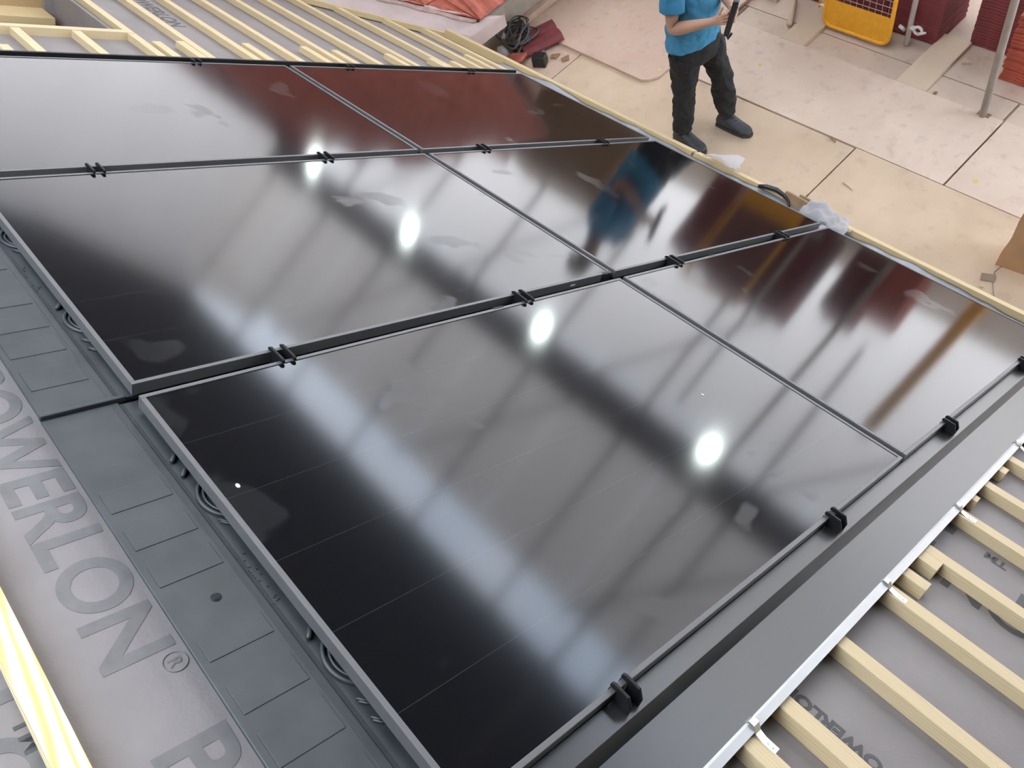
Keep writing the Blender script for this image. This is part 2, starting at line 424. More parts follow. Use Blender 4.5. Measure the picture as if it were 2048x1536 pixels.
# enclosure of the scaffold: sheeted sides, dark roof sheets, standards and beam, plus added light openings and blockers
YB = -6.5
ws = MB()
for i in range(10):
    x0 = -4.0 + i * 1.8
    ws.grid(lambda a, b, x0=x0: (x0 + 1.78 * a, YB - 0.05 * math.sin(math.pi * a) * math.sin(math.pi * b), 1.2 + 2.68 * b), 6, 4)
struct(ws.build('wall_back', 'sheeting', smooth=True))
wl = MB()
for i in range(10):
    x0 = -4.0 + i * 1.8
    wl.grid(lambda a, b, x0=x0: (x0 + 1.78 * a, YB - 0.05 * math.sin(math.pi * a) * math.sin(math.pi * b), -4.9 + 6.1 * b), 6, 8)
struct(wl.build('wall_back', 'clear_sheet', smooth=True))
we = MB(); we.grid(lambda a, b: (13.5, YB + 13 * a, -1.3 + 5.95 * b), 8, 4); struct(we.build('wall_end', 'sheeting_dull'))
wt = MB(); wt.grid(lambda a, b: (11.2 + 2.3 * a, YB + 0.02, 3.78 + (0.3 + 0.45 * a) * b), 6, 2); struct(wt.build('wall_back', 'sheeting'))  # extra strip added over the sky gap to dim its reflection
XN = -3.2
wn = MB(); wn.add([(XN, YB, -1.3), (XN, -5.6, -1.3), (XN, -5.6, 4.68), (XN, YB, 4.64), (XN, -2.3, -1.3), (XN, 7, -1.3), (XN, 7, 5.24), (XN, -2.3, 4.83), (XN, -5.6, 2.4), (XN, -2.3, 2.4)],
                  [(0, 1, 2, 3), (4, 5, 6, 7), (8, 9, 7, 2)]); struct(wn.build('light_block_near', 'tarp'))  # unseen end wall added to cut side light, gap shaped to let some in
wr = MB(); wr.add([(-5, 7, -1.3), (13.5, 7, -1.3), (13.5, 7, 7.1), (-5, 7, 7.1)], [(0, 1, 2, 3)]); struct(wr.build('light_block_ridge', 'tarp'))  # unseen wall added to block sky light from behind the ridge
def ceil_z(y): return 4.64 + 0.045 * (y - YB)
RX0, RX1, RY0, RY1 = 0.0, 3.7, 2.2, 6.0       # unseen rooflight bay, added for top light
cl = MB()
for (x0, x1, y0, y1) in ((-5, 14, YB - 0.2, -1.6), (-5, 1.2, -1.6, 0.9), (5.8, 14, -1.6, 0.9), (-5, 14, 0.9, RY0), (-5, 14, RY1, 7.0), (-5, RX0, RY0, RY1), (RX1, 14, RY0, RY1)):
    cl.add([(x0, y0, ceil_z(y0)), (x1, y0, ceil_z(y0)), (x1, y1, ceil_z(y1)), (x0, y1, ceil_z(y1)),
            (x0, y0, ceil_z(y0) + 0.05), (x1, y0, ceil_z(y0) + 0.05), (x1, y1, ceil_z(y1) + 0.05), (x0, y1, ceil_z(y1) + 0.05)],
           [(0, 3, 2, 1), (4, 5, 6, 7), (0, 1, 5, 4), (1, 2, 6, 5), (2, 3, 7, 6), (3, 0, 4, 7)])
struct(cl.build('ceiling', 'ceiling'))
r2 = MB(); r2.add([(1.2, -1.6, ceil_z(-1.6)), (5.8, -1.6, ceil_z(-1.6)), (5.8, 0.9, ceil_z(0.9)), (1.2, 0.9, ceil_z(0.9))], [(0, 1, 2, 3)])
struct(r2.build('added_rooflight_2', 'added_rooflight_white'))  # unseen, added to brighten the deck and far roof field
rl = MB(); rl.add([(RX0, RY0, ceil_z(RY0)), (RX1, RY0, ceil_z(RY0)), (RX1, RY1, ceil_z(RY1)), (RX0, RY1, ceil_z(RY1))], [(0, 1, 2, 3)])
struct(rl.build('added_rooflight_1', 'rooflight'))  # unseen, added to brighten the ridge-side batten and underlay
gp = MB(); gp.add([(-80, -90, -5), (80, -90, -5), (80, 60, -5), (-80, 60, -5)], [(0, 1, 2, 3)]); struct(gp.build('ground', 'ground'))
# edge beam and scaffold tubes along the sheeted side
bm = MB(); bm.box(-3, 13.4, YB + 0.12, YB + 0.30, 1.05, 1.60); struct(bm.build('trim_2', 'beam'))
for i, x in enumerate([-1.6, 0.2, 2.0, 3.8, 5.6, 7.4, 9.2, 11.0, 12.8]):
    t = MB(); t.tube([(x, YB + 0.38, DECK - 0.1), (x, YB + 0.38, ceil_z(YB + 0.4))], 0.035, 8)
    tag(t.build('scaffold_standard', 'beam'), 'upright scaffold tube against the white sheeting, %s from the camera end, mirrored in panels' % ORD[i], 'scaffold tube', 'standards along the sheeted side')
for i, x in enumerate([1.1, 4.7, 8.3]):
    t = MB(); t.tube([(x, YB + 0.44, 1.6), (x + 1.9, YB + 0.44, 3.9)], 0.03, 8)
    tag(t.build('scaffold_brace', 'beam'), 'diagonal scaffold brace above the dark beam, %s from the camera end, mirrored in panels' % ORD[i], 'scaffold tube', 'braces along the sheeted side')
for i, x in enumerate([0.3, 3.1, 6.2, 9.0]):
    t = MB(); t.tube([(x, YB + 0.44, -0.9), (x + 1.6, YB + 0.44, 1.1)], 0.028, 8)
    tag(t.build('scaffold_brace', 'beam'), 'diagonal scaffold brace below the dark beam, %s from the camera end, mirrored in panels' % ORD[i], 'scaffold tube', 'lower braces along the sheeted side')
for i, x in enumerate([2.72, 5.82, 9.05, 12.0]):
    k = thing('floodlight', 'round LED floodlight on the dark beam, mirrored as the %s bright spot from the camera' % ORD[i], 'floodlight', (x, YB + 0.42, 1.02), (0, 0, 0), 'floodlights on the beam')
    h = MB(); h.loft([ring((0, -0.10, 0), 0.10, 0.10, 20, up=(0, 1, 0)), ring((0, -0.02, 0), 0.15, 0.15, 20, up=(0, 1, 0)), ring((0, 0.03, 0), 0.15, 0.15, 20, up=(0, 1, 0))])
    h.build('housing', 'beam', k)
    g = MB(); g.loft([ring((0, 0.031, 0), 0.128, 0.128, 20, up=(0, 1, 0)), ring((0, 0.036, 0), 0.128, 0.128, 20, up=(0, 1, 0))]); g.build('lens', 'led', k)
    b = MB(); b.box(-0.17, -0.15, -0.06, -0.03, 0, 0.18); b.box(0.15, 0.17, -0.06, -0.03, 0, 0.18); b.box(-0.17, 0.17, -0.06, -0.03, 0.16, 0.18); b.build('bracket', 'beam', k)

# ================================================================== SOLAR ARRAY
col_off = [0.0037, 0.0, 0.0008]
col_names = ['nearest column, beside the grey side flashing', 'middle column', 'farthest column']
def panel(ci, ri):
    u0 = ci * (W + GU); v0 = ri * (L + GV) + col_off[ci]
    lab = 'black solar panel, %s row, %s' % (('lower', 'upper')[ri], col_names[ci])
    t = thing('solar_panel', lab, 'solar panel', RW(u0, v0, 0), ROOF, 'roof-mounted solar panels')
    t['u'] = u0
    fw, d = 0.0115, 0.031
    for (x0, x1, y0, y1) in ((0, fw, 0, L), (W - fw, W, 0, L), (fw, W - fw, 0, fw), (fw, W - fw, L - fw, L)):
        b = MB(); b.box(x0, x1, y0, y1, -d, 0); b.build('frame_rail', 'frame', t, bevel=0.0012)
    g = MB(); g.box(fw + 0.0005, W - fw - 0.0005, fw + 0.0005, L - fw - 0.0005, -0.012, -0.0022); g.build('glass', 'glass', t)
    if ci == 0:                                # small notches in the far rail
        for y in ((1.12,) if ri == 0 else (0.62,)):
            n = MB(); n.prism([(W - 0.006, -0.02), (W + 0.003, -0.02), (W + 0.003, 0.0008), (W - 0.004, 0.0008)], y - 0.022, y + 0.022); n.build('rail_notch', 'clamp', t)
    if ci == 1 and ri == 1:
        n = MB(); n.box(-0.004, 0.010, 0.004, 0.05, -0.034, 0.0006); n.build('corner_key', 'clamp', t, bevel=0.002)
        n = MB(); n.box(-0.0006, 0.0004, 0.20, 0.225, -0.020, -0.014); n.build('rating_sticker', 'white_plastic', t)
    return t
for ci in range(3):
    for ri in (1, 0): panel(ci, ri)

# mounting trays under the panels; the ridge-side flange shows next to the underlay
def tray(ci, ri):
    u0 = ci * (W + GU); v0 = ri * (L + GV)
    where = ['nearest column', 'middle column', 'farthest column'][ci]
    t = thing('mounting_tray', 'black plastic mounting tray under the %s panel of the %s' % (('lower', 'upper')[ri], where), 'mounting tray', RW(u0, v0, -0.046 + (0.006 if ci == 1 else 0.011 if ci == 2 else 0)), ROOF, 'plastic mounting trays')
    b = MB(); top = L + 0.02 + (0.0 if ri == 0 else 0)
    b.box(0.008, W + GU - 0.002, -0.03, top, -0.006, 0.0); b.build('base_sheet', 'tray', t)
    if ri == 1:
        V0 = 3.44 - v0
        f = MB(); f.box(0.008 if ci else -0.02, W + GU + 0.004, V0 + 0.058, 3.655 - v0, -0.004, 0.004); f.build('flange', 'tray', t, bevel=0.003)
        if ci:                                  # overlap lip towards the neighbouring tray
            p = MB(); p.box(0.004, 0.016, V0 + 0.04, 3.655 - v0, -0.008, 0.008); p.build('overlap_lip', 'tray', t, bevel=0.003)
        for (a0, a1) in ((0.843, 0.905), (0.735, 0.795), (0.635, 0.695), (0.452, 0.50), (0.338, 0.40), (0.231, 0.30), (0.10, 0.18)):
            p = MB(); p.box(a0, a1, 3.522 - v0, 3.70 - v0 - 0.06, 0.003, 0.0054); p.build('raised_pad', 'tray', t, bevel=0.0012)
        gl = MB(); gl.strip([(V0 - 0.01, 0.001), (V0 + 0.05, 0.001), (V0 + 0.075, 0.0042)], 0.008, W + GU - 0.004)
        gl.v = [(y, x, z) for x, y, z in gl.v]; gl.build('gutter', 'tray', t, solid=0.0012)
        for (cu, cv, an) in ((0.939, 3.478, 0.65), (0.889, 3.478, 0.65), (0.415, 3.476, 0.65)):
            dx, dy = math.cos(an) * 0.010, -math.sin(an) * 0.010
            c = MB(); c.tube([(cu - dx * 1.3, cv - v0 - dy * 1.3, 0.006), (cu - dx, cv - v0 - dy, 0.007), (cu + dx, cv - v0 + dy, 0.007), (cu + dx * 1.3, cv - v0 + dy * 1.3, 0.006)], [0.003, 0.0055, 0.0055, 0.003], 8)
            c.build('capsule_boss', 'tray', t, smooth=True)
        for (cu, rr) in ((0.795, 0.068), (0.338, 0.066)):
            for r2, h in ((rr, 0.0045), (rr - 0.012, 0.003)):
                c = MB(); c.tube([(cu + r2 * math.cos(a), 3.425 - v0 + (r2 * 0.92) * math.sin(a), 0.005) for a in [math.radians(28 + 124 * i / 16) for i in range(17)]], h, 8)
                c.build('arc_rib', 'tray', t, smooth=True)
        for (cu) in (0.720, 0.246, 0.205):
            for dv in (0.0, 0.007):
                c = MB(); c.tube([(cu - 0.012 + dv, 3.458 - v0, 0.004), (cu + 0.012 + dv, 3.480 - v0, 0.005)], 0.0024, 6); c.build('short_rib', 'tray', t, smooth=True)
        s = MB(); s.loft([ring((0.569, 3.57 - v0, 0.003), 0.010, 0.010, 14), ring((0.569, 3.57 - v0, 0.0045), 0.010, 0.010, 14), ring((0.569, 3.57 - v0, 0.0065), 0.005, 0.005, 14)]); s.build('screw', 'clamp', t)
        for k in range(26):
            cu = 0.50 + 0.14 * random.random() ; cv = 3.475 + 0.04 * random.random()
            d = MB(); d.box(cu, cu + 0.004, cv - v0, cv - v0 + 0.003, 0.001, 0.0035); d.build('stipple', 'tray', t)
    return t
for ci in range(3):
    for ri in (1, 0): tray(ci, ri)

# clamps: two thin upright plates straddling the seam
CLV = [0.45, 1.35, 2.22, 3.09]
def clamp(u, v, kind, label, grp):
    t = thing('panel_clamp', label, 'clamp', RW(u, v, 0), ROOF, grp)
    for s in (-0.016, 0.016):
        b = MB()
        if kind == 'mid':
            prof = [(-0.036, 0.001), (-0.036, 0.009), (-0.029, 0.0115), (0.026, 0.0115), (0.036, 0.006), (0.036, 0.001), (0.020, 0.001), (0.019, -0.05), (-0.019, -0.05), (-0.020, 0.001)]
        else:
            prof = [(0.016, 0.001), (0.016, 0.009), (0.010, 0.0125), (-0.024, 0.0115), (-0.037, -0.008), (-0.036, -0.028), (-0.026, -0.036), (-0.002, -0.036), (-0.001, 0.001)]
        b.prism(prof, s - 0.0035, s + 0.0035); b.build('clamp_plate', 'clamp', t, bevel=0.0012)
    c = MB()
    if kind == 'mid': c.box(-0.016, 0.016, -0.0125, 0.0125, -0.05, -0.018)
    else: c.box(-0.026, -0.004, -0.010, 0.010, -0.036, -0.022)
    c.build('clamp_web', 'clamp', t)
    if kind != 'mid':
        b = MB(); b.poly([(-0.002, -0.030), (-0.002, -0.055), (-0.030, -0.052), (-0.036, -0.040), (-0.034, -0.024)], (-0.037, -0.030)); b.build('clamp_foot', 'clamp', t, bevel=0.001)
    return t
for i, v in enumerate(CLV):
    clamp(W + GU / 2, v + 0.02, 'mid', 'black mid clamp between nearest and middle columns, %s up from the eaves' % ORD[i], 'mid clamps')
    clamp(2 * W + 1.5 * GU, v + 0.02, 'mid', 'black mid clamp between middle and farthest columns, %s up from the eaves' % ORD[i], 'mid clamps')
    clamp(-0.001, v + 0.01, 'end', 'black end clamp against the grey side flashing, %s up from the eaves' % ORD[i], 'end clamps')
    e = clamp(3 * W + 2 * GU + 0.001, v, 'end', 'black end clamp on the far edge of the array, %s up from the eaves' % ORD[i], 'far end clamps')
    e.rotation_euler = (Euler(ROOF).to_matrix() @ Matrix.Rotation(math.pi, 3, 'Z')).to_euler()

# side flashing: folded lengths lapped over each other
def flashing(v0, v1, lift, lab):
    t = thing('side_flashing', lab, 'flashing', RW(0, v0, -0.03 + lift), ROOF, 'side flashing lengths')
    d = v1 - v0
    a = MB(); a.strip([(0.030, -0.012), (0.0, -0.008), (-0.002, 0.0), (-0.045, 0.0)], 0, d); a.build('upper_fold', 'flash', t, solid=0.0012)
    b = MB(); b.strip([(-0.045, 0.0), (-0.064, -0.027)], 0, d); b.build('step_fold', 'flash', t, solid=0.0012)
    c = MB(); c.strip([(-0.064, -0.027), (-0.120, -0.027), (-0.178, -0.024)], 0, d); c.build('wide_fold', 'flash', t, solid=0.0012)
    e = MB(); e.strip([(-0.178, -0.0225), (-0.183, -0.0195), (-0.1985, -0.0255)], 0, d); e.build('edge_return', 'mill', t, solid=0.0012)
    return t
fl = [(-0.32, 1.17, 0.0000, 'dark grey side flashing length, lowest of four beside the eaves'),
      (1.07, 1.79, 0.0016, 'dark grey side flashing length, second up from the eaves'),
      (1.69, 2.33, 0.0032, 'dark grey side flashing length, third up from the eaves'),
      (2.23, 3.70, 0.0048, 'dark grey side flashing length, topmost of four, nearest the camera')]
for v0, v1, lf, lab in fl: flashing(v0, v1, lf, lab)
def clip(v, lab):
    t = thing('fixing_strap', lab, 'strap', RW(-0.19, v, -0.05), ROOF, 'flashing fixing straps')
    s = MB(); s.strip([(0.016, -0.002), (0.010, 0.010), (-0.002, 0.009), (-0.012, -0.004), (-0.028, -0.0085), (-0.056, -0.0085)], -0.009, 0.009); s.build('strap_body', 'zinc', t, solid=0.0014)
    for x in (-0.036, -0.047):
        n = MB(); n.loft([ring((x, 0, -0.0085), 0.003, 0.003, 8), ring((x, 0, -0.0065), 0.0026, 0.0026, 8)]); n.build('nail_head', 'mill', t)
clip(2.262, 'bent metal strap hooked on the flashing edge, upper of the three in view')
clip(1.728, 'bent metal strap hooked on the flashing edge, middle of the three in view')
clip(1.105, 'bent metal strap hooked on the flashing edge, lowest of the three in view')
clip(2.905, 'bent metal strap at the flashing edge, cut by the bottom of the picture')

# far side flashing: dark upstand beyond the far column
FU = 3 * W + 2 * GU
for i, (v0, v1) in enumerate(((0.0, 1.02), (0.98, 2.02), (1.98, 3.6))):
    t = thing('side_flashing', 'black flashing upstand along the far edge of the array, %s length from the eaves' % ORD[i], 'flashing', RW(FU, v0, 0), ROOF, 'far flashing lengths')
    a = MB(); a.strip([(-0.002, -0.034), (0.010, -0.034), (0.045, -0.034), (0.048, 0.002 + i * 0.0006), (0.062, 0.002 + i * 0.0006)], 0, v1 - v0); a.build('upstand', 'clamp', t, solid=0.0015)
    b = MB(); b.strip([(0.062, 0.002), (0.066, -0.028), (0.16, -0.032)], 0, v1 - v0); b.build('skirt', 'flash', t, solid=0.0015)

# ================================================================== BATTENS
BW, BT = 0.042, 0.036
def batten(u0, u1, v, label, group, bw=BW, top=-0.059, th=BT, mat='batten', rz=0.0):
    x0 = u0; b = MB(); b.box(0, u1 - u0, -bw / 2, bw / 2, -th, 0)
    o = b.build('roof_batten', mat, None, RW(x0, v, top), (Euler(ROOF).to_matrix() @ Matrix.Rotation(rz, 3, 'Z')).to_euler(), bevel=0.0015)
    return tag(o, label, 'batten', group)
near = [2.93, 2.79, 2.53, 2.255, 1.995, 1.725, 1.475, 1.215, 0.95, 0.69]
for i, v in enumerate(near):
    lab = 'long pale batten beside the side flashing, %s from the bottom of the picture' % ORD[i]
    batten(-2.4, -0.10, v, lab, 'battens beside the side flashing')
batten(-0.252, -0.10, 2.040, 'short thick batten offcut doubled against a long batten at the flashing', 'short offcuts at the side flashing', bw=0.048)
batten(-0.262, -0.10, 2.150, 'short batten offcut just below the upper metal strap', 'short offcuts at the side flashing', bw=0.040)
batten(-0.215, -0.10, 1.600, 'tiny batten offcut just below the middle metal strap', 'short offcuts at the side flashing', bw=0.036)
batten(-0.222, -0.10, 1.325, 'short batten offcut between two long battens below the middle strap', 'short offcuts at the side flashing', bw=0.045)
# far field: valley-cut lengths
def valley_u(v): return 4.665 + (v * CT) * 1.0 + 0.20
farv = [2.26, 2.00, 1.745, 1.475, 1.20, 0.93, 0.645, 0.37, 0.095, -0.13]
for i, v in enumerate(farv):
    batten(FU + 0.07, min(6.4, valley_u(v) - 0.06), v, 'long pale batten on the far roof field, %s down from the rooflight opening' % ORD[i], 'battens on the far roof field')
for i, (v, u1) in enumerate(((2.80, 4.07), (2.53, 4.07))):
    batten(FU + 0.07, u1, v, 'short batten between array and rooflight trimmer, %s' % ('nearer the left edge', 'nearer the trimmer corner')[i], 'battens below the rooflight')
batten(FU + 0.07, 3.80, 2.93, 'batten stub at the far flashing touching the left edge of the picture', 'offcuts at the far flashing')
for i, (v, u1) in enumerate(((2.185, 3.96), (2.05, 3.985), (1.665, 4.01), (1.295, 4.01), (1.105, 3.965), (0.725, 3.945), (0.41, 3.895), (0.25, 3.855), (-0.02, 4.02))):
    batten(FU + 0.07, u1, v, 'batten offcut butted to the far flashing, %s from the rooflight trimmer' % ORD[i], 'offcuts at the far flashing', bw=0.045)
tr = MB(); tr.box(-0.023, 0.023, 0, 1.2, -0.045, 0); tag(tr.build('rooflight_trimmer', 'batten', None, RW(4.095, 2.245, -0.055), ROOF, bevel=0.002), 'pale timber trimmer along the near edge of the rooflight opening', 'timber')
# ridge-side batten at the lower left; strong light painted in as paler wood
batten(-2.0, 3.6, 3.868, 'brightly lit batten with strong grain above the lettered underlay', 'ridge-side batten', bw=0.044, mat=wood('lit_grain_softwood', (0.80, 0.70, 0.46), (0.60, 0.42, 0.10), along=(0.9, 9, 9), rings=3.2, amount=0.8), top=-0.052)
# rooflight opening
ro = thing('rooflight_lining', 'timber-lined rooflight opening at the top left of the roof', 'rooflight', RW(HU0, HV0, NM), ROOF)
dU, dV = HU1 - HU0, HV1 - HV0
b = MB(); b.box(dU - 0.02, dU, 0, dV, -0.42, 0.05); b.build('far_lining', 'ply_lining', ro)
b = MB(); b.box(0, dU, -0.02, 0.0, -0.42, 0.012); b.build('side_lining', 'membrane', ro)
b = MB(); b.box(0, dU, dV, dV + 0.02, -0.42, 0.0); b.build('side_lining', 'ply_lining', ro)
b = MB(); b.box(-0.02, 0.0, 0, dV, -0.42, 0.0); b.build('near_lining', 'ply_lining', ro)
b = MB(); b.box(0, dU, 0, dV, -0.44, -0.42); b.build('back_board', 'ply_lining', ro)
b = MB(); b.box(dU - 0.22, dU - 0.02, 0.05, dV, -0.155, -0.115); b.build('ledge', 'eaves_wood', ro, bevel=0.003)
b = MB(); b.box(dU - 0.06, dU - 0.02, 0.0, 0.05, -0.42, 0.05); b.build('corner_post', 'membrane', ro)

# ================================================================== EAVES
def eaves_piece(u0, u1, lab, v=-0.262, top=-0.026):
    b = MB(); b.box(0, u1 - u0, -0.030, 0.030, -0.055, 0)
    tag(b.build('eaves_batten', 'eaves_wood', None, RW(u0, v, top), ROOF, bevel=0.002), lab, 'batten', 'eaves timbers')
eaves_piece(2.155, 4.52, 'long eaves timber below the middle and far columns')
eaves_piece(1.46, 2.140, 'eaves timber length behind the crumpled plastic film')
eaves_piece(-2.4, 1.20, 'eaves timber length below the nearest column, running off the right edge')
def foil_fn(a, b):
    u = -1.6 + 5.45 * a; v = 0.02 - 0.262 * b
    n = -0.082 + 0.030 * b ** 2 + (0.010 * noise.noise(Vector((u * 3.2, v * 6, 4))) + 0.006 * noise.noise(Vector((u * 9, v * 12, 1)))) * (0.3 + b)
    if b > 0.85: n += 0.012 * (0.5 + noise.noise(Vector((u * 2.2, 0, 9))))
    return (u, v, n)
fo = MB(); fo.grid(foil_fn, 150, 8)
tag(fo.build('eaves_strip', 'foil', None, (0, 0, 0), ROOF, smooth=True, solid=0.0012), 'wavy silver grey eaves strip between panels and eaves timber', 'flashing')

def film(name, label, fn, nu=26, nv=16):
    m = MB(); m.grid(fn, nu, nv)
    o = m.build(name, 'film', None, (0, 0, 0), ROOF, smooth=True, solid=0.0008)
    return tag(o, label, 'plastic film', 'plastic film at the eaves')
def film_a(a, b):
    u = 2.06 - 0.20 * a - 0.03 * b; v = -0.19 - 0.28 * b * (0.35 + 0.65 * math.sin(math.pi * min(1, a * 1.1 + 0.05)))
    n = -0.018 + 0.028 * noise.noise(Vector((a * 3, b * 3, 2))) * 0.6 + 0.012 + 0.02 * math.sin(math.pi * a)
    return (u, v, n)
film('plastic_film', 'clear plastic film lying over the eaves timber below the man', film_a)
def film_b(a, b):
    u = 1.345 - 0.27 * a; v = -0.12 - 0.19 * b - 0.04 * math.sin(math.pi * a)
    n = -0.050 + (0.075 * math.sin(math.pi * b) ** 0.7) * (1 - 0.65 * a) + 0.034 * noise.noise(Vector((a * 5, b * 5, 7))) + 0.014 * noise.noise(Vector((a * 13, b * 9, 3)))
    return (u, v, n)
film('plastic_bag', 'crumpled white plastic bag at the corner between nearest and middle lower panels', film_b)
fs = MB(); fs.grid(lambda a, b: (1.125 + 0.035 * a, -0.03 + 0.10 * b * (1 - 0.5 * a), -0.012 + 0.008 * noise.noise(Vector((a * 3, b * 3, 1)))), 6, 6)
tag(fs.build('plastic_scrap', 'film', None, (0, 0, 0), ROOF, smooth=True, solid=0.0008), 'scrap of white plastic sticking out of the seam at the eaves', 'plastic film')
bk = MB(); bk.box(0, 0.19, -0.012, 0.012, 0, 0.07); bk.box(0, 0.03, -0.10, 0.012, 0.045, 0.07); bk.box(0, 0.16, -0.105, -0.093, 0.0, 0.06)
tag(bk.build('timber_bracket', 'brown_card', None, RW(1.315, -0.215, -0.062), (Euler(ROOF).to_matrix() @ Matrix.Rotation(-0.12, 3, 'Z')).to_euler(), bevel=0.003), 'brown U-shaped block at the eaves beside the white plastic bag', 'block')
hd = MB(); hd.tube([RW(1.66, -0.205, -0.03), RW(1.62, -0.225, -0.018), RW(1.56, -0.235, -0.012), RW(1.50, -0.23, -0.02), RW(1.46, -0.215, -0.035), RW(1.43, -0.18, -0.05)], [0.010, 0.014, 0.014, 0.012, 0.007, 0.005], 10)
tag(hd.build('cable_end', 'black', None, smooth=True), 'short thick black cable end on the eaves strip', 'cable')
for (u, v, r) in ((3.33, -0.10, 0.018), (3.16, -0.11, 0.022), (1.62, -0.12, 0.02)):
    pass

# ================================================================== CROSS WING ROOF AND VALLEY
XC, ZC = 4.72, -0.25                          # point on the other slope: z = ZC + (x - XC) * tan
def other(x, y, n=0.0): return Vector((x - n * ST, y, ZC + (x - XC) * TT + n * CT))
OT = thing('tiled_roof', 'red interlocking tile roof of the cross wing at the top of the picture', 'roof', (XC, 0, ZC))
def vy(x): return -0.36 + (x - 4.74) * 1.0     # cut edge of the tiles along the valley
OI = Matrix.Translation((-XC, 0, -ZC))
TWD, TLN = 0.30, 0.34
tile_prof = [(0, 0.0), (0.03, 0.022), (0.07, 0.026), (0.11, 0.004), (0.15, 0.002), (0.18, 0.022), (0.22, 0.026), (0.26, 0.004), (0.30, 0.0)]
made = 0
for j in range(7):                            # courses up the slope (x)
    x0 = 4.585 + j * TLN * CT; x1 = x0 + (TLN + 0.06) * CT
    for i in range(-2, 9):                    # across (y); tiles at the valley are cut on the skew
        y1 = vy(x0) + 0.02 - i * TWD
        if y1 - TWD < -2.1 or y1 - TWD > vy(x1): continue
        k = len(tile_prof); vs = []; fs = []
        for xx, lift in ((x0, 0.030), (x1, 0.008), (x0, 0.012), (x1, -0.010)):
            for (py, pz) in tile_prof: vs.append(OI @ other(xx, min(y1 - py, vy(xx)), lift + pz))
        for a in range(k - 1):
            fs += [(a, a + 1, k + a + 1, k + a), (2 * k + a, 3 * k + a, 3 * k + a + 1, 2 * k + a + 1), (a, 2 * k + a, 2 * k + a + 1, a + 1), (k + a, k + a + 1, 3 * k + a + 1, 3 * k + a)]
        fs += [(0, k, 3 * k, 2 * k), (k - 1, 3 * k - 1, 4 * k - 1, 2 * k - 1)]
        mb = MB(); mb.add(vs, fs); mb.build('roof_tile', 'red_tile', OT)
# mortar bed along the cut edge and white valley lining
mo = MB()
def mort(a, b):
    x = 4.60 + 2.4 * a; y = vy(x) - 0.02 + 0.045 * b + 0.018 * noise.noise(Vector((x * 11, b, 0)))
    return OI @ other(x, y, 0.045 - 0.035 * b + 0.012 * noise.noise(Vector((x * 16, b * 3, 3))))
mo.grid(mort, 90, 4); mo.build('mortar_bedding', 'mortar', OT, smooth=True, solid=0.012)
vl = MB()
def vall(a, b):
    x = 4.53 + 2.5 * a; y0 = vy(x) - 0.05; 
    return OI @ other(x, y0 + 0.27 * b - 0.09 * (1 - b) * (1 if a == 0 else 0), 0.006 + 0.02 * b * b)
vl.grid(vall, 20, 6); vl.build('valley_lining', 'valley', OT, smooth=True, solid=0.006)
en = MB(); en.add([OI @ other(4.53, vy(4.53) - 0.16, 0.006), OI @ other(4.53, vy(4.53) + 0.22, 0.03), OI @ (other(4.53, vy(4.53) + 0.22, 0.03) + Vector((0, 0, -0.10))), OI @ (other(4.53, vy(4.53) - 0.16, 0.006) + Vector((0, 0, -0.10)))], [(0, 1, 2, 3)])
en.build('valley_end', 'valley', OT, solid=0.006)
sf = MB(); sf.add([OI @ Vector((4.60, vy(4.6) - 0.02, -0.36)), OI @ Vector((5.07, vy(4.6) - 0.02, -0.36)), OI @ Vector((5.07, -1.95, -0.36)), OI @ Vector((4.60, -1.95, -0.36))], [(0, 1, 2, 3)])
sf.build('soffit_board', 'soffit', OT, solid=0.012)
fb = MB(); fb.add([OI @ Vector((4.60, vy(4.6) - 0.02, -0.36)), OI @ Vector((4.60, -1.95, -0.36)), OI @ Vector((4.60, -1.95, -0.30)), OI @ Vector((4.60, vy(4.6) - 0.02, -0.30))], [(0, 1, 2, 3)])
fb.build('fascia_board', 'soffit', OT, solid=0.018)
# valley batten on our slope
va, vb = Vector((4.50, -0.30)), Vector((5.75, 1.18))
ang = math.atan2(vb.y - va.y, vb.x - va.x)
b = MB(); b.box(0, (vb - va).length, -0.02, 0.02, -0.036, 0)
tag(b.build('valley_batten', 'eaves_wood', None, RW(va.x, va.y, -0.052), (Euler(ROOF).to_matrix() @ Matrix.Rotation(ang, 3, 'Z')).to_euler(), bevel=0.002), 'diagonal timber along the white valley lining where the far battens end', 'timber')
wb = MB(); wb.box(0, 0.06, 0, 0.10, 0, 0.055)
tag(wb.build('wall_block', 'valley', None, (5.0, -0.96, -0.62), bevel=0.004), 'small cream block fixed on the beige wall under the soffit', 'block')

# ================================================================== DECK OBJECTS
# worn planks lying across the lower deck
def plank(x0, x1, y0, y1, z, lab, rz=0.0):
    b = MB(); b.box(-(x1 - x0) / 2, (x1 - x0) / 2, -(y1 - y0) / 2, (y1 - y0) / 2, 0, 0.035)
    tag(b.build('scaffold_plank', 'plank', None, ((x0 + x1) / 2, (y0 + y1) / 2, z), (0, 0, rz), bevel=0.003), lab, 'plank', 'planks on the lower deck')
plank(1.762, 1.985, -2.82, -2.208, DECK - 0.034, 'pale worn plank leading to the ridged tile stack', 0.0)
plank(2.775, 2.985, -2.80, -2.208, DECK - 0.034, 'worn plank under the left end of the yellow gate', -0.02)
plank(3.32, 3.56, -3.1, -2.58, DECK - 0.034, 'worn plank behind the man near the top of the picture', 0.05)
p = MB(); p.tube([(3.16, -2.62, DECK + 0.02), (3.02, -2.36, DECK + 0.01)], 0.022, 10); tag(p.build('timber_rod', 'plank', None, smooth=True), 'short round timber rod on the lower deck behind the man', 'rod')

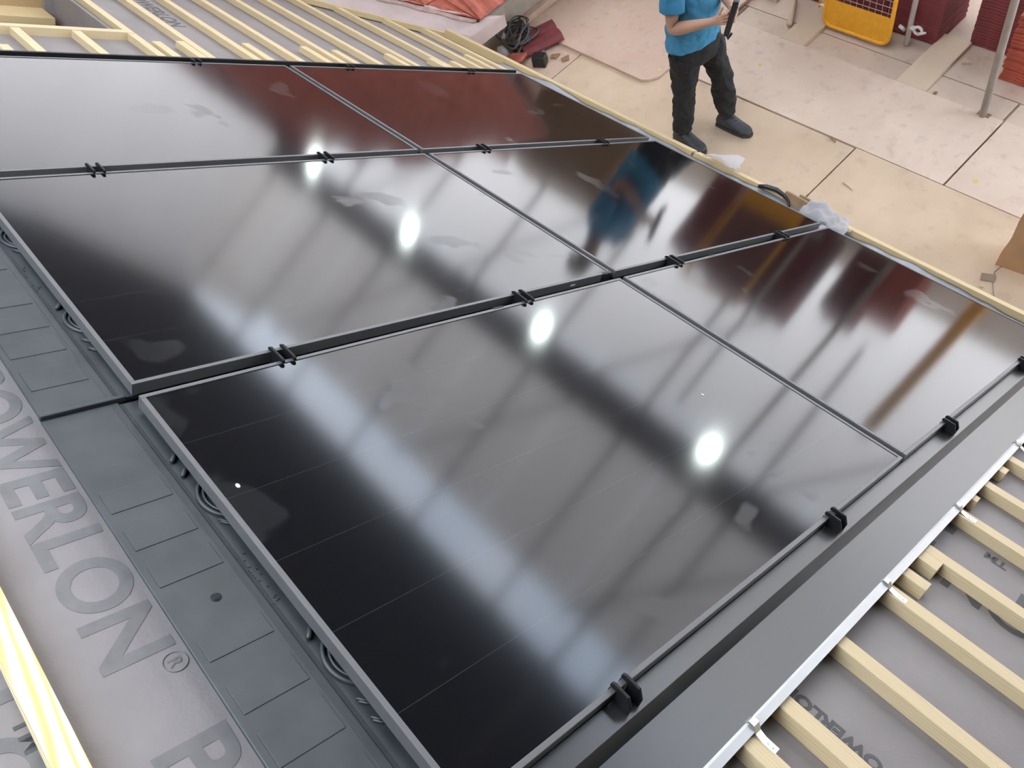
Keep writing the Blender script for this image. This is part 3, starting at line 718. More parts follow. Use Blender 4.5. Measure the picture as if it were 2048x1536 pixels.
# scaffold pole
sp = thing('scaffold_pole', 'grey scaffold pole standing in a slot of the deck at right', 'scaffold pole', (1.311, -2.185, DECK - 0.03))
b = MB(); b.tube([(0, 0, 0), (0.035 * 5.6, 0.03 * 5.6, 5.6)], 0.0242, 20); b.build('tube', 'galv', sp, smooth=True)
b = MB(); b.box(-0.045, 0.045, -0.035, 0.012, 0.0, 0.034); b.build('slot_plate', 'brown_card', sp, bevel=0.003)

# yellow gate
def gate(x0, x1, y, z0, h, label, rz=0.0):
    g = thing('scaffold_gate', label, 'gate', (x0, y, z0), (0, 0, rz), 'yellow loading gates')
    wd = x1 - x0; r = 0.07; tr = 0.016
    pts = []
    for (cx, cz, a0) in ((r, r, math.pi), (wd - r, r, 1.5 * math.pi)):
        pts += [(cx + r * math.cos(a0 + k * math.pi / 12), 0, cz + r * math.sin(a0 + k * math.pi / 12)) for k in range(7)]
    pts = [(0, 0, h)] + pts + [(wd, 0, h)]
    b = MB(); b.tube(pts, tr, 12); b.build('frame_tube', 'yellow', g, smooth=True)
    b = MB(); b.tube([(0, 0, h - 0.016), (wd, 0, h - 0.016)], tr, 12); b.build('top_rail', 'yellow', g, smooth=True)
    b = MB(); b.tube([(wd + 0.052, 0, 0.13), (wd + 0.052, 0, h)], 0.011, 10); b.build('hinge_bar', 'yellow', g, smooth=True)
    pr = [(0.012, 0.225), (0.012, r), (0.03, 0.03), (r, 0.012), (wd - r, 0.012), (wd - 0.03, 0.03), (wd - 0.012, r), (wd - 0.012, 0.225)]
    b = MB(); b.add([(x, -0.004, z) for x, z in pr] + [(x, 0.004, z) for x, z in pr], [tuple(range(8)), tuple(range(15, 7, -1))] + [(i, i + 8, (i + 1) % 8 + 8, (i + 1) % 8) for i in range(8)])
    b.build('kick_panel', 'yellow', g)
    k = 0
    x = 0.04
    while x < wd - 0.02:
        b = MB(); b.tube([(x, 0, 0.225), (x, 0, h - 0.016)], 0.0022, 6); b.build('mesh_wire', 'mesh', g); x += 0.052
    z = 0.26
    while z < h - 0.03:
        b = MB(); b.tube([(0, 0.003, z), (wd, 0.003, z)], 0.0022, 6); b.build('mesh_wire', 'mesh', g); z += 0.05
    for z in (0.155, 0.2):
        b = MB(); b.tube([(wd - 0.005, 0, z), (wd + 0.06, 0, z)], 0.012, 8); b.build('hinge_lug', 'white_steel', g, smooth=True)
    return g
gate(2.245, 2.80, -2.50, DECK - 0.011 + 0.016, 1.05, 'yellow scaffold gate with wire mesh in front of the maroon tiles')
yp = thing('guard_post', 'yellow guard post beyond the scaffold pole, mirrored in the nearest lower panel', 'post', (0.74, -2.80, DECK - 0.035), (0, math.radians(4), 0))
b = MB(); b.box(-0.05, 0.05, -0.05, 0.05, 0.01, 1.35); b.build('post_tube', 'yellow', yp, bevel=0.008)
b = MB(); b.box(-0.09, 0.09, -0.09, 0.09, 0, 0.012); b.build('base_plate', 'yellow', yp)
wp = thing('gate_post', 'white coated gate post with swivel coupler beside the yellow gate', 'post', (2.150, -2.60, DECK - 0.011))
b = MB(); b.tube([(0, 0, 0), (0, 0, 2.0)], 0.0195, 14); b.build('tube', 'white_steel', wp, smooth=True)
cp = MB(); cp.tube([(0, 0, 0.15), (-0.05, 0.015, 0.155)], 0.018, 10); cp.build('coupler_arm', 'white_steel', wp, smooth=True)
cp = MB(); cp.tube([(-0.075 + 0.03 * math.cos(a), 0.02, 0.155 + 0.028 * math.sin(a)) for a in [i * math.pi / 8 for i in range(16)]], 0.011, 8, closed=True); cp.build('coupler_ring', 'white_steel', wp, smooth=True)
cp = MB(); cp.tube([(-0.085, 0.03, 0.135), (-0.14, 0.03, 0.165)], [0.013, 0.009], 8); cp.build('coupler_bolt', 'white_steel', wp, smooth=True)
cp = MB(); cp.tube([(0.03, 0.01, 0.12), (0.06, 0.04, 0.16)], [0.016, 0.014], 8); cp.build('latch', 'white_steel', wp, smooth=True)

# stacks of roof tiles, every tile a thing
def tile_mesh(name, lx, ly, mat):
    m = MB(); k = 5
    prof = [(0, 0), (lx * 0.12, 0.007), (lx * 0.5, 0.003), (lx * 0.62, 0.007), (lx, 0.0)]
    m.add([(x, 0, z + 0.020) for x, z in prof] + [(x, ly, z + 0.020) for x, z in prof] + [(x, 0, z) for x, z in prof] + [(x, ly, z) for x, z in prof],
          [(i, i + 1, k + i + 1, k + i) for i in range(k - 1)] + [(2 * k + i, 3 * k + i, 3 * k + i + 1, 2 * k + i + 1) for i in range(k - 1)] +
          [(i, 2 * k + i, 2 * k + i + 1, i + 1) for i in range(k - 1)] + [(k + i, k + i + 1, 3 * k + i + 1, 3 * k + i) for i in range(k - 1)] +
          [(0, k, 3 * k, 2 * k), (k - 1, 3 * k - 1, 4 * k - 1, 2 * k - 1)])
    me = bpy.data.meshes.new(name); me.from_pydata(m.v, [], m.f); me.materials.append(M[mat]); return me
def stack(x0, y0, lx, ly, n, pitch, mat, label, group, jit=0.004):
    me = tile_mesh('roof_tile', lx, ly, mat)
    for k in range(n):
        o = bpy.data.objects.new('roof_tile', me); C.objects.link(o)
        o.location = (x0 + random.uniform(-jit, jit), y0 + random.uniform(-jit, jit), DECK - 0.0345 + k * pitch)
        o.rotation_euler = (0, 0, random.uniform(-1, 1) * jit * 1.5)
        n_ = k + 1; sfx = 'th' if 10 <= n_ % 100 <= 20 else {1: 'st', 2: 'nd', 3: 'rd'}.get(n_ % 10, 'th')
        tag(o, label % ('%d%s' % (n_, sfx)), 'roof tile', group)
stack(1.975, -3.10, 0.42, 0.40, 44, 0.0205, 'maroon_tile', 'maroon roof tile, %s up from the deck, stack beside the white gate post', 'tiles stacked beside the gate post')
stack(2.41, -3.12, 0.42, 0.40, 44, 0.0205, 'maroon_tile', 'maroon roof tile, %s up from the deck, stack seen through the gate mesh', 'tiles stacked behind the gate')
stack(2.85, -3.14, 0.42, 0.40, 40, 0.0205, 'maroon_tile', 'maroon roof tile, %s up from the deck, stack behind left gate edge', 'tiles stacked left of the gate')
stack(1.505, -3.24, 0.285, 0.40, 26, 0.0235, 'maroon_tile', 'maroon roof tile, %s up from the deck, ridged stack at the plank end', 'tiles stacked at the plank end', 0.002)
stack(1.16, -2.96, 0.27, 0.36, 22, 0.0235, 'bright_tile', 'bright red roof tile, %s up from the deck, stack behind the scaffold pole', 'tiles stacked behind the scaffold pole', 0.008)
# packs of tiles further along the deck (mirrored in the far panels)
def pack(x, y, wx, wy, h, i):
    t = thing('tile_pack', 'pack of maroon roof tiles on the far deck, %s from the camera, mirrored in panels' % ORD[i], 'tile pack', (x, y, DECK - 0.0345), (0, 0, random.uniform(-0.08, 0.08)), 'tile packs on the far deck')
    n = int(h / 0.10)
    for k in range(n):
        b = MB(); b.box(0.004 * (k % 2), wx, 0, wy, k * 0.10, k * 0.10 + 0.092); b.build('tile_layer', 'maroon_tile', t)
    b = MB(); b.box(wx * 0.45, wx * 0.48, -0.004, wy + 0.004, 0, n * 0.10 + 0.003); b.build('band', 'black', t)
for i, (x, y, h) in enumerate(((6.15, -3.6, 0.8), (7.2, -3.62, 1.3), (8.25, -3.6, 1.8), (9.3, -3.64, 2.2), (10.4, -3.6, 2.3), (11.5, -3.62, 2.3))):
    pack(x, y, 1.0, 0.95, h, i)

tp = thing('timber_pile', 'pile of dark brown boards on the deck beyond the man, mirrored in the lower panels', 'timber', (4.25, -3.45, DECK - 0.0345), (0, 0, 0.04))
for k in range(10):
    b = MB(); b.box(0.01 * (k % 3), 1.35 + 0.02 * (k % 2), 0.012 * (k % 2), 0.75, k * 0.085, k * 0.085 + 0.078); b.build('board_layer', 'brown_card', tp)

# paper bag
pb = thing('paper_bag', 'brown kraft paper bag standing on the deck at the right edge', 'bag', (0.60, -1.17, DECK), (0, 0, math.radians(8)))
bw_, bd_, bh_ = 0.34, 0.17, 0.47
def bagp(x, y, z):
    j = noise.noise(Vector((x * 9, y * 9, z * 7))) * 0.010
    t = z / bh_
    yy = y * (1 - 0.55 * t) if abs(y) > 0 else y
    return (x - 0.03 * t + j, yy + j * 0.7, z)
rings = []
for kz in range(15):
    z = bh_ * kz / 14; rr = []
    for (ax, ay, bx, by) in ((0, -bd_ / 2, -bw_, -bd_ / 2), (-bw_, -bd_ / 2, -bw_, bd_ / 2), (-bw_, bd_ / 2, 0, bd_ / 2), (0, bd_ / 2, 0, -bd_ / 2)):
        for s in range(6):
            f = s / 6; x = ax + (bx - ax) * f; y = ay + (by - ay) * f
            if (ax == 0 and bx == 0) or (ax == -bw_ and bx == -bw_):      # gusset folds inwards with height
                x += (-1 if ax == 0 else 1) * 0.055 * math.sin(math.pi * f) * (z / bh_)
            rr.append(bagp(x, y, z))
    rings.append(rr)
b = MB(); b.loft(rings, cap=False); b.add(rings[0], [tuple(range(23, -1, -1))]); b.build('body', 'kraft', pb, solid=0.0012)
for yy in (-0.03, 0.03):
    b = MB(); b.tube([(-0.06, yy, bh_ - 0.02), (-0.075, yy, bh_ + 0.06), (-0.11, yy, bh_ + 0.115), (-0.16, yy, bh_ + 0.06), (-0.19, yy, bh_ - 0.02)], 0.002, 6); b.build('handle', 'cable_light', pb, smooth=True)

# cable coil, cut tile, tool battery, offcuts
cc = thing('cable_coil', 'heap of coiled grey cables beside the cross wing wall', 'cable', (4.86, -1.06, DECK))
for k in range(13):
    rx, ry = random.uniform(0.11, 0.19), random.uniform(0.07, 0.15); ox, oy = random.uniform(-0.05, 0.05), random.uniform(-0.04, 0.04); z0 = 0.012 + 0.011 * k
    pts = [(ox + rx * math.cos(a) * (1 + 0.08 * math.sin(3 * a + k)), oy + ry * math.sin(a) + 0.02 * math.sin(2 * a + k), z0 + 0.014 * (1 + math.sin(a * 2 + k))) for a in [i * math.pi / 14 for i in range(28)]]
    b = MB(); b.tube([(x * math.cos(-0.9) - y * math.sin(-0.9), x * math.sin(-0.9) + y * math.cos(-0.9), z) for x, y, z in pts], 0.0075, 6, closed=True); b.build('cable_loop', 'cable', cc, smooth=True)
for k, (a, bb, c_) in enumerate((((4.78, -1.10), (4.55, -1.16), (4.55, -0.97)), ((4.80, -1.16), (4.62, -1.22), (4.60, -1.00)), ((4.72, -1.08), (4.47, -1.10), (4.50, -0.90)))):
    pts = []
    for s in range(15):
        t_ = s / 14
        q = Vector(a) * (1 - t_) ** 2 + Vector(bb) * 2 * t_ * (1 - t_) + Vector(c_) * t_ ** 2
        pts.append((q.x, q.y, DECK + 0.008 + 0.02 * math.sin(math.pi * t_)))
    b = MB(); b.tube(pts, 0.006, 6); tag(b.build('cable', 'cable_light', None, smooth=True), ('thin pale cable looping out of the coil, %s of three' % ORD[k]), 'cable', 'loose cables by the coil')
pl = MB(); pl.loft([ring((0, 0, 0), 0.05, 0.035, 14), ring((0, 0, 0.05), 0.052, 0.038, 14), ring((0.01, 0, 0.10), 0.03, 0.024, 14)])
tag(pl.build('cable_plug', 'white_plastic', None, (4.86, -0.86, DECK + 0.002), (0.2, 0.3, 0.4), smooth=True), 'white plug lying in front of the cable coil', 'plug')
pl = MB(); pl.box(0, 0.16, -0.018, 0.018, 0, 0.02)
tag(pl.build('white_offcut', 'white_plastic', None, (4.93, -0.93, DECK + 0.10), (0, 0.15, -0.9), bevel=0.003), 'white strip lying on the cable coil', 'offcut')
ct = MB(); ct.prism([(0, 0), (0.02, 0.03), (0.10, 0.032), (0.12, 0.012), (0.17, 0.012), (0.19, 0.034), (0.27, 0.036), (0.30, 0.006), (0.30, -0.01), (0, -0.016)], 0, 0.36)
tag(ct.build('roof_tile', 'maroon_tile', None, (4.93, -1.06, DECK + 0.035), (0.06, 0.0, 1.15 + math.pi / 2)), 'single maroon roof tile lying in front of the cable coil', 'roof tile')
ct = MB(); ct.poly([(0, 0), (0.16, -0.02), (0.20, 0.06), (0.12, 0.13), (0.03, 0.10)], (0, 0.03))
tag(ct.build('broken_tile', 'red_tile', None, (4.62, -0.93, DECK + 0.07), (0.1, 0.1, 0.6), bevel=0.004), 'broken red tile piece against the eaves timber', 'roof tile')
ct = MB(); ct.box(-0.06, 0.06, -0.045, 0.045, 0, 0.10)
tag(ct.build('tool_battery', 'black', None, (4.50, -0.955, DECK + 0.001), (0, 0, 0.5), bevel=0.012), 'glossy black battery block beside the broken tile', 'battery')
for k, (x, y, r, lab) in enumerate(((4.44, -1.135, 0.5, 'brown timber chip on the deck beside the plywood step'), (4.36, -1.165, 1.1, 'second brown timber chip closer to the plywood step'))):
    o_ = MB(); o_.poly([(0, 0), (0.075, 0.004), (0.07, 0.05), (0.02, 0.055)], (0, 0.02)); tag(o_.build('timber_chip', 'brown_card', None, (x, y, DECK + 0.001), (0, 0.1, r)), lab, 'offcut')
ms = MB(); ms.prism([(-0.02, 0.018), (-0.02, 0), (0.02, 0), (0.025, 0.006)], 0, 0.075)
tag(ms.build('metal_offcut', 'stone', None, (0.60, -0.955, DECK + 0.001), (0, 0, 2.0), solid=0.001), 'small folded metal offcut on the deck near the paper bag', 'offcut')
ms = MB(); ms.loft([ring((0, 0, 0), 0.013, 0.010, 8), ring((0, 0, 0.008), 0.014, 0.011, 8), ring((0, 0, 0.014), 0.007, 0.006, 8)])
tag(ms.build('pebble', 'plank', None, (0.56, -0.895, DECK)), 'pale pebble beside the folded metal offcut', 'stone')
st = MB(); st.tube([(0.55, -1.10, DECK + 0.003), (0.56, -1.03, DECK + 0.004), (0.53, -0.96, DECK + 0.003), (0.49, -0.90, DECK + 0.003), (0.46, -0.86, DECK + 0.003)], 0.0022, 6)
tag(st.build('string', 'cable_light', None, smooth=True), 'thin pale string curling from the paper bag towards the eaves', 'string')
st = MB(); st.tube([(0, 0, 0.006), (0.045, 0.01, 0.005), (0.10, 0.012, 0.006)], [0.004, 0.006, 0.003], 6)
tag(st.build('wood_splinter', 'plank', None, (1.70, -1.165, DECK), (0, 0, 2.75), smooth=True), 'thin wood splinter beside the plywood joint', 'splinter')
st = MB(); st.poly([(0, 0), (0.07, 0.0), (0.062, 0.035), (0.03, 0.05)], (0, 0.02))
tag(st.build('timber_wedge', 'plank', None, (1.66, -2.64, DECK - 0.034), (0, 0, -0.5)), 'small pale wedge on the lower deck beside the plank', 'offcut')
st = MB(); st.poly([(0, 0), (0.022, 0.0), (0.026, 0.018), (0.006, 0.022)], (0, 0.012))
tag(st.build('timber_chip', 'brown_card', None, (1.69, -2.275, DECK - 0.034), (0, 0, 0.3)), 'dark chip at the foot of the pale worn plank', 'offcut')
st = MB(); st.poly([(0, 0), (0.065, 0.004), (0.06, 0.014), (0.0, 0.010)], (0, 0.007))
tag(st.build('timber_chip', 'brown_card', None, (2.02, -1.475, DECK + 0.004), (0, 0, 2.7)), 'dark sliver on the seam between two plywood rows', 'offcut')
for k, (x, y, z, lab) in enumerate(((2.92, -1.86, DECK + 0.0035, 'yellow spray mark on the pale plywood behind the man'), (1.03, -1.63, DECK + 0.0035, 'yellow spray mark beside the plywood joint at right'), (3.55, -1.40, DECK + 0.0245, 'yellow spray mark on the raised plywood sheet'))):
    o_ = MB(); o_.poly([(0.02 * math.cos(a) * random.uniform(0.4, 1.2), 0.028 * math.sin(a) * random.uniform(0.4, 1.2)) for a in [i * math.pi / 6 for i in range(12)]], (0, 0.0006))
    tag(o_.build('spray_mark', 'yellow_mark', None, (x, y, z)), lab, 'paint mark')
for k, (u, v, s_, lab) in enumerate(((0.770, 3.425, 0.0042, 'white speck on the nearest upper panel beside its ridge-side rail'), (0.5, 2.1, 0.003, 'tiny pale speck in the middle of the nearest upper panel'), (1.42, 1.75, 0.004, 'tiny pale speck near the seam of the middle column'))):
    o_ = MB(); o_.poly([(s_ * 1.6 * math.cos(a), s_ * math.sin(a)) for a in [i * math.pi / 4 for i in range(8)]], (0, 0.001))
    tag(o_.build('dirt_speck', 'white_plastic', None, RW(u, v, -0.0021), ROOF), lab, 'speck')

# ================================================================== THE MAN
H0 = DECK
def P(x, y, z): return Vector((x, y, H0 + z * 1.08))
man = thing('person', 'man in blue polo shirt and black trousers on the deck holding a black device', 'person', (2.80, -1.00, H0))
MI = Matrix.Translation((-2.80, 1.00, -H0))
def L_(p): return MI @ p
# body: one continuous skinned figure
sk_v = []; sk_e = []; sk_r = []
def jv(p, r, prev=None):
    sk_v.append(L_(p)); sk_r.append(r); i = len(sk_v) - 1
    if prev is not None: sk_e.append((prev, i))
    return i
pel = jv(P(2.80, -0.985, 0.80), (0.115, 0.115)); sp1 = jv(P(2.81, -0.975, 0.98), (0.115, 0.11), pel); ch = jv(P(2.82, -0.97, 1.20), (0.13, 0.11), sp1)
nk = jv(P(2.81, -0.97, 1.36), (0.052, 0.052), ch); nk2 = jv(P(2.795, -0.97, 1.42), (0.052, 0.052), nk)
hd1 = jv(P(2.785, -0.97, 1.47), (0.070, 0.070), nk2); hd2 = jv(P(2.785, -0.97, 1.55), (0.085, 0.078), hd1); hd3 = jv(P(2.79, -0.97, 1.615), (0.060, 0.055), hd2)
def leg(hip, knee, ank, toe):
    a = jv(hip, (0.085, 0.085), pel); m1 = jv(hip.lerp(knee, 0.5), (0.078, 0.078), a); k = jv(knee, (0.055, 0.055), m1)
    c = jv(knee.lerp(ank, 0.35), (0.056, 0.056), k); n = jv(ank, (0.035, 0.035), c); jv(toe, (0.018, 0.016), n)
RH, RK, RA, RT = P(2.815, -0.895, 0.76), P(2.835, -0.880, 0.43), P(2.865, -0.885, 0.10), P(2.80, -0.882, 0.045)
LH, LK, LA, LT = P(2.785, -1.070, 0.76), P(2.715, -1.140, 0.43), P(2.700, -1.185, 0.10), P(2.63, -1.19, 0.045)
leg(RH, RK, RA, RT); leg(LH, LK, LA, LT)
def arm(sh, el, wr, palm):
    a = jv(sh, (0.055, 0.055), ch); m1 = jv(sh.lerp(el, 0.5), (0.048, 0.048), a); e = jv(el, (0.042, 0.042), m1)
    f = jv(el.lerp(wr, 0.35), (0.043, 0.043), e); w_ = jv(wr, (0.027, 0.030), f); jv(palm, (0.022, 0.036), w_)
RS, RE, RWr, RP = P(2.80, -0.785, 1.27), P(2.775, -0.730, 1.01), P(2.545, -0.790, 1.095), P(2.480, -0.830, 1.11)
LS, LE, LWr, LP = P(2.82, -1.145, 1.27), P(2.76, -1.19, 1.02), P(2.520, -1.010, 1.07), P(2.470, -0.955, 1.08)
arm(RS, RE, RWr, RP); arm(LS, LE, LWr, LP)
# fingers: four and a thumb on each hand, curled round the device
def fingers(palm, wr, side):
    d = (palm - wr).normalized(); up = Vector((0, 0, 1)); s = d.cross(up).normalized()
    if s.dot(side) < 0: s = -s
    base = len(sk_v) - 1
    dev = P(2.555, -0.965, 1.05)
    for k, (off, ln) in enumerate(((0.030, 0.85), (0.010, 1.0), (-0.010, 0.93), (-0.030, 0.75))):
        b0 = palm + d * 0.018 + up * off
        b1 = b0 + d * 0.030 * ln; b2 = b1 + (d * 0.4 + s).normalized() * 0.026 * ln; b3 = b2 + (s * 0.7 - d * 0.6).normalized() * 0.020 * ln
        i0 = jv(b0, (0.0095, 0.0095), base); i1 = jv(b1, (0.0092, 0.0092), i0); i2 = jv(b2, (0.0085, 0.0085), i1); jv(b3, (0.0075, 0.0075), i2)
    t0 = palm - d * 0.012 + up * 0.032; i0 = jv(t0, (0.011, 0.011), base); i1 = jv(t0 + (d * 0.5 + up * 0.7 + s * 0.3).normalized() * 0.03, (0.010, 0.010), i0)
    jv(t0 + (d * 0.9 + up * 1.0 + s * 0.9).normalized() * 0.055, (0.0085, 0.0085), i1)
# (palm vertices are the last of each arm chain, so build the arms again in order for the fingers)
def palm_index(p):
    q = L_(p); return min(range(len(sk_v)), key=lambda i: (sk_v[i] - q).length)
for palm, wr, side in ((RP, RWr, Vector((0, -1, 0))), (LP, LWr, Vector((-0.3, 1, 0)))):
    pi_ = palm_index(palm)
    d = (palm - wr).normalized(); up = Vector((0, 0, 1)); s = d.cross(up).normalized()
    if s.dot(side) < 0: s = -s
    for off, ln in ((0.030, 0.85), (0.010, 1.0), (-0.010, 0.93), (-0.030, 0.75)):
        b0 = palm + d * 0.018 + up * off; b1 = b0 + d * 0.030 * ln
        b2 = b1 + (d * 0.4 + s).normalized() * 0.026 * ln; b3 = b2 + (s * 0.7 - d * 0.6).normalized() * 0.020 * ln
        i0 = jv(b0, (0.0095, 0.0095), pi_); i1 = jv(b1, (0.0092, 0.0092), i0); i2 = jv(b2, (0.0085, 0.0085), i1); jv(b3, (0.0075, 0.0075), i2)
    t0 = palm - d * 0.012 + up * 0.032; i0 = jv(t0, (0.011, 0.011), pi_)
    i1 = jv(t0 + (d * 0.5 + up * 0.7 + s * 0.3).normalized() * 0.03, (0.010, 0.010), i0); jv(t0 + (d * 0.9 + up * 1.0 + s * 0.9).normalized() * 0.055, (0.0085, 0.0085), i1)
me = bpy.data.meshes.new('body'); me.from_pydata(sk_v, sk_e, []); me.materials.append(M['skin'])
bo = bpy.data.objects.new('body', me); C.objects.link(bo); bo.parent = man
bo.modifiers.new('skin', 'SKIN').use_smooth_shade = True
for i, r in enumerate(sk_r): me.skin_vertices[0].data[i].radius = r
me.skin_vertices[0].data[0].use_root = True
sb = bo.modifiers.new('sub', 'SUBSURF'); sb.levels = 1; sb.render_levels = 2
# face and hair (he looks towards the device)
b = MB(); b.loft([ring(L_(P(2.705, -0.97, 1.50)), 0.004, 0.006, 8), ring(L_(P(2.685, -0.97, 1.505)), 0.016, 0.014, 8), ring(L_(P(2.71, -0.97, 1.55)), 0.006, 0.008, 8)]); b.build('nose', 'skin', man, smooth=True)
for s in (-1, 1):
    b = MB(); b.loft([ring(L_(P(2.712, -0.97 + s * 0.032, 1.548)), 0.006, 0.012, 8), ring(L_(P(2.706, -0.97 + s * 0.032, 1.553)), 0.008, 0.014, 8), ring(L_(P(2.712, -0.97 + s * 0.032, 1.558)), 0.006, 0.012, 8)]); b.build('eye', 'dark_glass', man, smooth=True)
    b = MB(); b.tube([L_(P(2.795 + 0.018 * math.cos(a), -0.97 + s * 0.083, 1.54 + 0.03 * math.sin(a))) for a in [i * math.pi / 6 for i in range(12)]], 0.008, 6, closed=True); b.build('ear', 'skin', man, smooth=True)
b = MB(); b.box(-0.10, -0.094, 0.008, 0.052, 1.575, 1.583); b.build('mouth', 'maroon_tile', man)
b = MB(); b.loft([ring(L_(P(2.81, -0.97, 1.53)), 0.085, 0.088, 18), ring(L_(P(2.805, -0.97, 1.58)), 0.092, 0.090, 18), ring(L_(P(2.795, -0.97, 1.63)), 0.078, 0.074, 18), ring(L_(P(2.795, -0.97, 1.66)), 0.035, 0.035, 18)]); b.build('hair', 'hair', man, smooth=True)
# polo shirt
def R2(x, y, z, rx, ry, wob=0.03, sd=1.0, tilt=0.0):
    rr = ring(L_(P(x, y, z)), rx, ry, 32, wob=wob, seed=sd)
    return [Vector((p.x, p.y, p.z - tilt * (p.x - L_(P(x, y, z)).x))) for p in rr]
tr_ = [R2(2.815, -0.965, 0.785, 0.168, 0.180, 0.04, 2.0, 0.30), R2(2.815, -0.965, 0.83, 0.170, 0.180, 0.06, 2.1, 0.22), R2(2.812, -0.965, 0.90, 0.168, 0.176, 0.08, 2.2, 0.10), R2(2.808, -0.965, 0.99, 0.165, 0.170, 0.08, 2.3),
       R2(2.812, -0.965, 1.09, 0.158, 0.168, 0.08, 2.4), R2(2.822, -0.965, 1.19, 0.150, 0.178, 0.05, 2.5), R2(2.825, -0.967, 1.28, 0.125, 0.185, 0.02, 2.6), R2(2.82, -0.97, 1.33, 0.095, 0.140, 0.0, 2.7), R2(2.81, -0.97, 1.36, 0.065, 0.070, 0.0, 2.8)]
b = MB(); b.loft(tr_, cap=False); sh = b.build('polo_shirt', 'shirt', man, smooth=True, solid=0.006, subd=1)
for s_, e_, nm in ((RS, RE, 1), (LS, LE, 2)):
    d = (e_ - s_).normalized(); fx = Vector((1, 0, 0))
    b = MB(); b.loft([ring(L_(s_ - d * 0.03), 0.075, 0.070, 18, up=-d, fx=fx), ring(L_(s_.lerp(e_, 0.25)), 0.080, 0.074, 18, up=-d, fx=fx, wob=0.05, seed=nm), ring(L_(s_.lerp(e_, 0.60)), 0.082, 0.076, 18, up=-d, fx=fx, wob=0.06, seed=nm + 3)], cap=False)
    b.build('sleeve', 'shirt', sh, smooth=True, solid=0.005)
b = MB(); b.tube([L_(P(2.805 + 0.062 * math.cos(a), -0.97 + 0.066 * math.sin(a), 1.365 - 0.03 * math.cos(a) * -1)) for a in [i * math.pi / 10 for i in range(20)]], 0.014, 8, closed=True); b.build('collar', 'shirt', sh, smooth=True)
b = MB(); b.add([L_(P(2.835, -0.778, 0.735)), L_(P(2.805, -0.778, 0.735)), L_(P(2.816, -0.780, 0.81))], [(0, 1, 2)]); b.build('side_vent', 'trouser', sh, solid=0.004)
# trousers
def legs(h, k, a, sd):
    rs = []
    n = 22
    for i in range(n + 1):
        t = i / n
        if t < 0.5: c = h.lerp(k, t / 0.5)
        else: c = k.lerp(a + Vector((0, 0, 0.02)), (t - 0.5) / 0.5)
        r = 0.118 - 0.040 * min(1, t / 0.5) if t < 0.5 else 0.078 + 0.006 * math.sin((t - 0.5) * 9) + (0.008 * math.sin(t * 55 + sd) if t > 0.72 else 0)
        rs.append(ring(L_(c), r, r * 0.94, 20, wob=0.22 if t > 0.2 else 0.04, seed=sd))
    return rs
tw = MB(); tw.loft([ring(L_(P(2.805, -0.98, 0.90)), 0.150, 0.170, 24), ring(L_(P(2.805, -0.98, 0.80)), 0.160, 0.182, 24, wob=0.03), ring(L_(P(2.805, -0.98, 0.72)), 0.150, 0.180, 24, wob=0.04), ring(L_(P(2.80, -0.98, 0.655)), 0.105, 0.130, 24)])
trs = tw.build('trousers', 'trouser', man, smooth=True)
for h, k, a, sd in ((RH, RK, RA, 5.0), (LH, LK, LA, 8.0)):
    b = MB(); b.loft(legs(h, k, a, sd)); b.build('trouser_leg', 'trouser', trs, smooth=True, subd=1)
folds = bpy.data.textures.new('cloth_folds', 'CLOUDS'); folds.noise_scale = 0.07; folds.noise_depth = 2
for o_ in [sh, trs] + [c_ for c_ in trs.children] + [c_ for c_ in sh.children if c_.name.startswith('sleeve')]:
    md_ = o_.modifiers.new('fine', 'SUBSURF'); md_.levels = 2; md_.render_levels = 2
    dm = o_.modifiers.new('folds', 'DISPLACE'); dm.texture = folds; dm.texture_coords = 'GLOBAL'; dm.mid_level = 0.5; dm.strength = 0.030
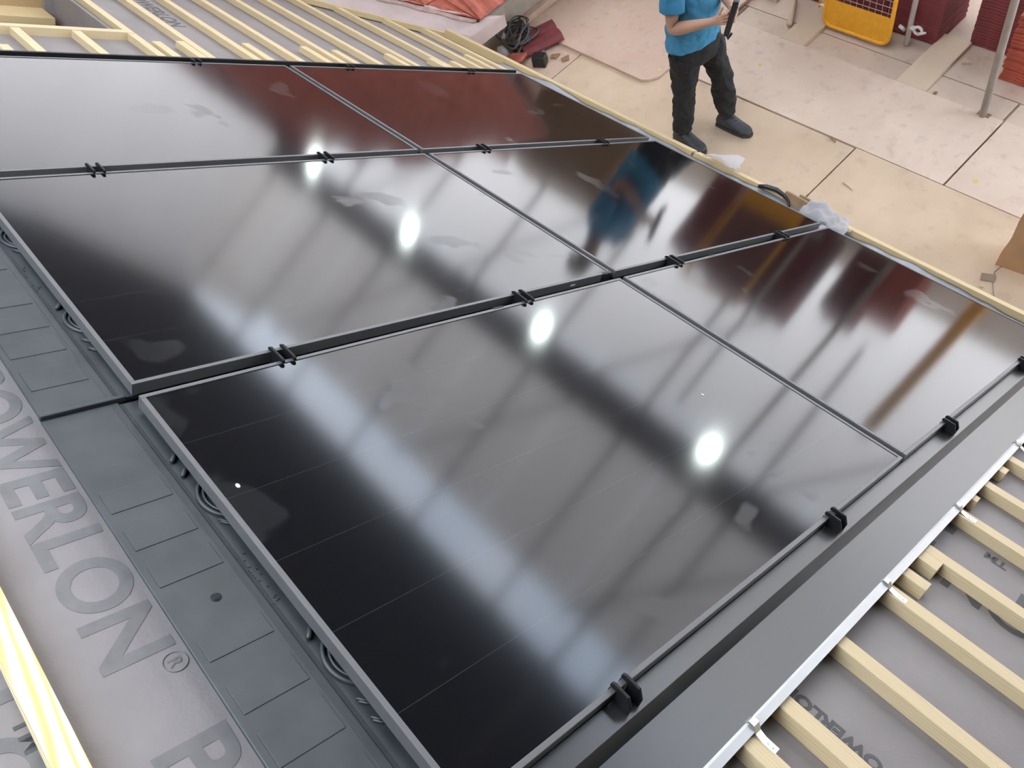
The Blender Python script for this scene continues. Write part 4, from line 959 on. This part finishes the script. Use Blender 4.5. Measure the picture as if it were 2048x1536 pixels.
# boots
def boot(a, yaw, nm):
    t = MB(); c, s = math.cos(yaw), math.sin(yaw)
    def q(x, y, z): return L_(Vector((a.x + x * c - y * s, a.y + x * s + y * c, H0 + z)))
    secs = [(0.085, 0.030, 0.020, 0.075), (0.06, 0.042, 0.012, 0.125), (0.0, 0.046, 0.012, 0.135), (-0.06, 0.045, 0.012, 0.105), (-0.11, 0.047, 0.012, 0.078), (-0.16, 0.046, 0.012, 0.066), (-0.195, 0.036, 0.014, 0.055), (-0.212, 0.016, 0.020, 0.04)]
    rings_ = []
    for x, hw_, z0, z1 in secs:
        rr = []
        for i in range(14):
            an = 2 * math.pi * i / 14; cy, cz = math.cos(an), math.sin(an)
            rr.append(q(x, hw_ * 1.12 * cy, (z0 + z1) / 2 + (z1 - z0) / 2 * (abs(cz) ** 0.7) * (1 if cz > 0 else -1)))
        rings_.append(rr)
    t.loft(rings_); bt = t.build('boot', 'boot', man, smooth=True, subd=1)
    so = MB(); so.loft([[q(x, y, 0.001) for x, y in pts_] for pts_ in [[(0.09, 0), (0.08, 0.035), (0, 0.044), (-0.1, 0.05), (-0.17, 0.048), (-0.215, 0.02), (-0.22, 0), (-0.215, -0.02), (-0.17, -0.048), (-0.1, -0.05), (0, -0.044), (0.08, -0.035)]]] + [[q(x, y, 0.024) for x, y in [(0.09, 0), (0.08, 0.035), (0, 0.044), (-0.1, 0.05), (-0.17, 0.048), (-0.215, 0.02), (-0.22, 0), (-0.215, -0.02), (-0.17, -0.048), (-0.1, -0.05), (0, -0.044), (0.08, -0.035)]]])
    so.build('boot_sole', 'sole', bt)
    cu_ = MB(); cu_.loft([ring(q(0.01, 0, 0.10), 0.052, 0.048, 14), ring(q(0.015, 0, 0.20), 0.050, 0.046, 14)]); cu_.build('boot_shaft', 'boot', bt, smooth=True)
    for k in range(3):
        lc = MB(); x = -0.055 - 0.025 * k; lc.tube([q(x, -0.03, 0.085 - 0.012 * k), q(x, 0, 0.112 - 0.015 * k), q(x, 0.03, 0.085 - 0.012 * k)], 0.0035, 6); lc.build('lace', 'black', bt)
boot(LA, 0.05, 0); boot(RA, -0.05, 1)
# device held in the hands
dv = thing('handheld_radio', 'black handheld device with strap gripped by the man', 'device', P(2.432, -0.885, 1.12))
b = MB(); b.box(-0.018, 0.018, -0.03, 0.03, -0.13, 0.11); b.build('device_body', 'black', dv, (0, 0, 0), (0, -0.25, 0.5), bevel=0.008)
b = MB(); b.box(-0.022, -0.0185, -0.022, 0.022, 0.02, 0.08); b.build('device_screen', 'white_plastic', dv, (0, 0, 0), (0, -0.25, 0.5))
b = MB(); b.tube([(0.0, 0.0, -0.12), (0.02, 0.01, -0.16), (0.035, 0.01, -0.13)], 0.008, 8); b.build('wrist_strap', 'black', dv, smooth=True)
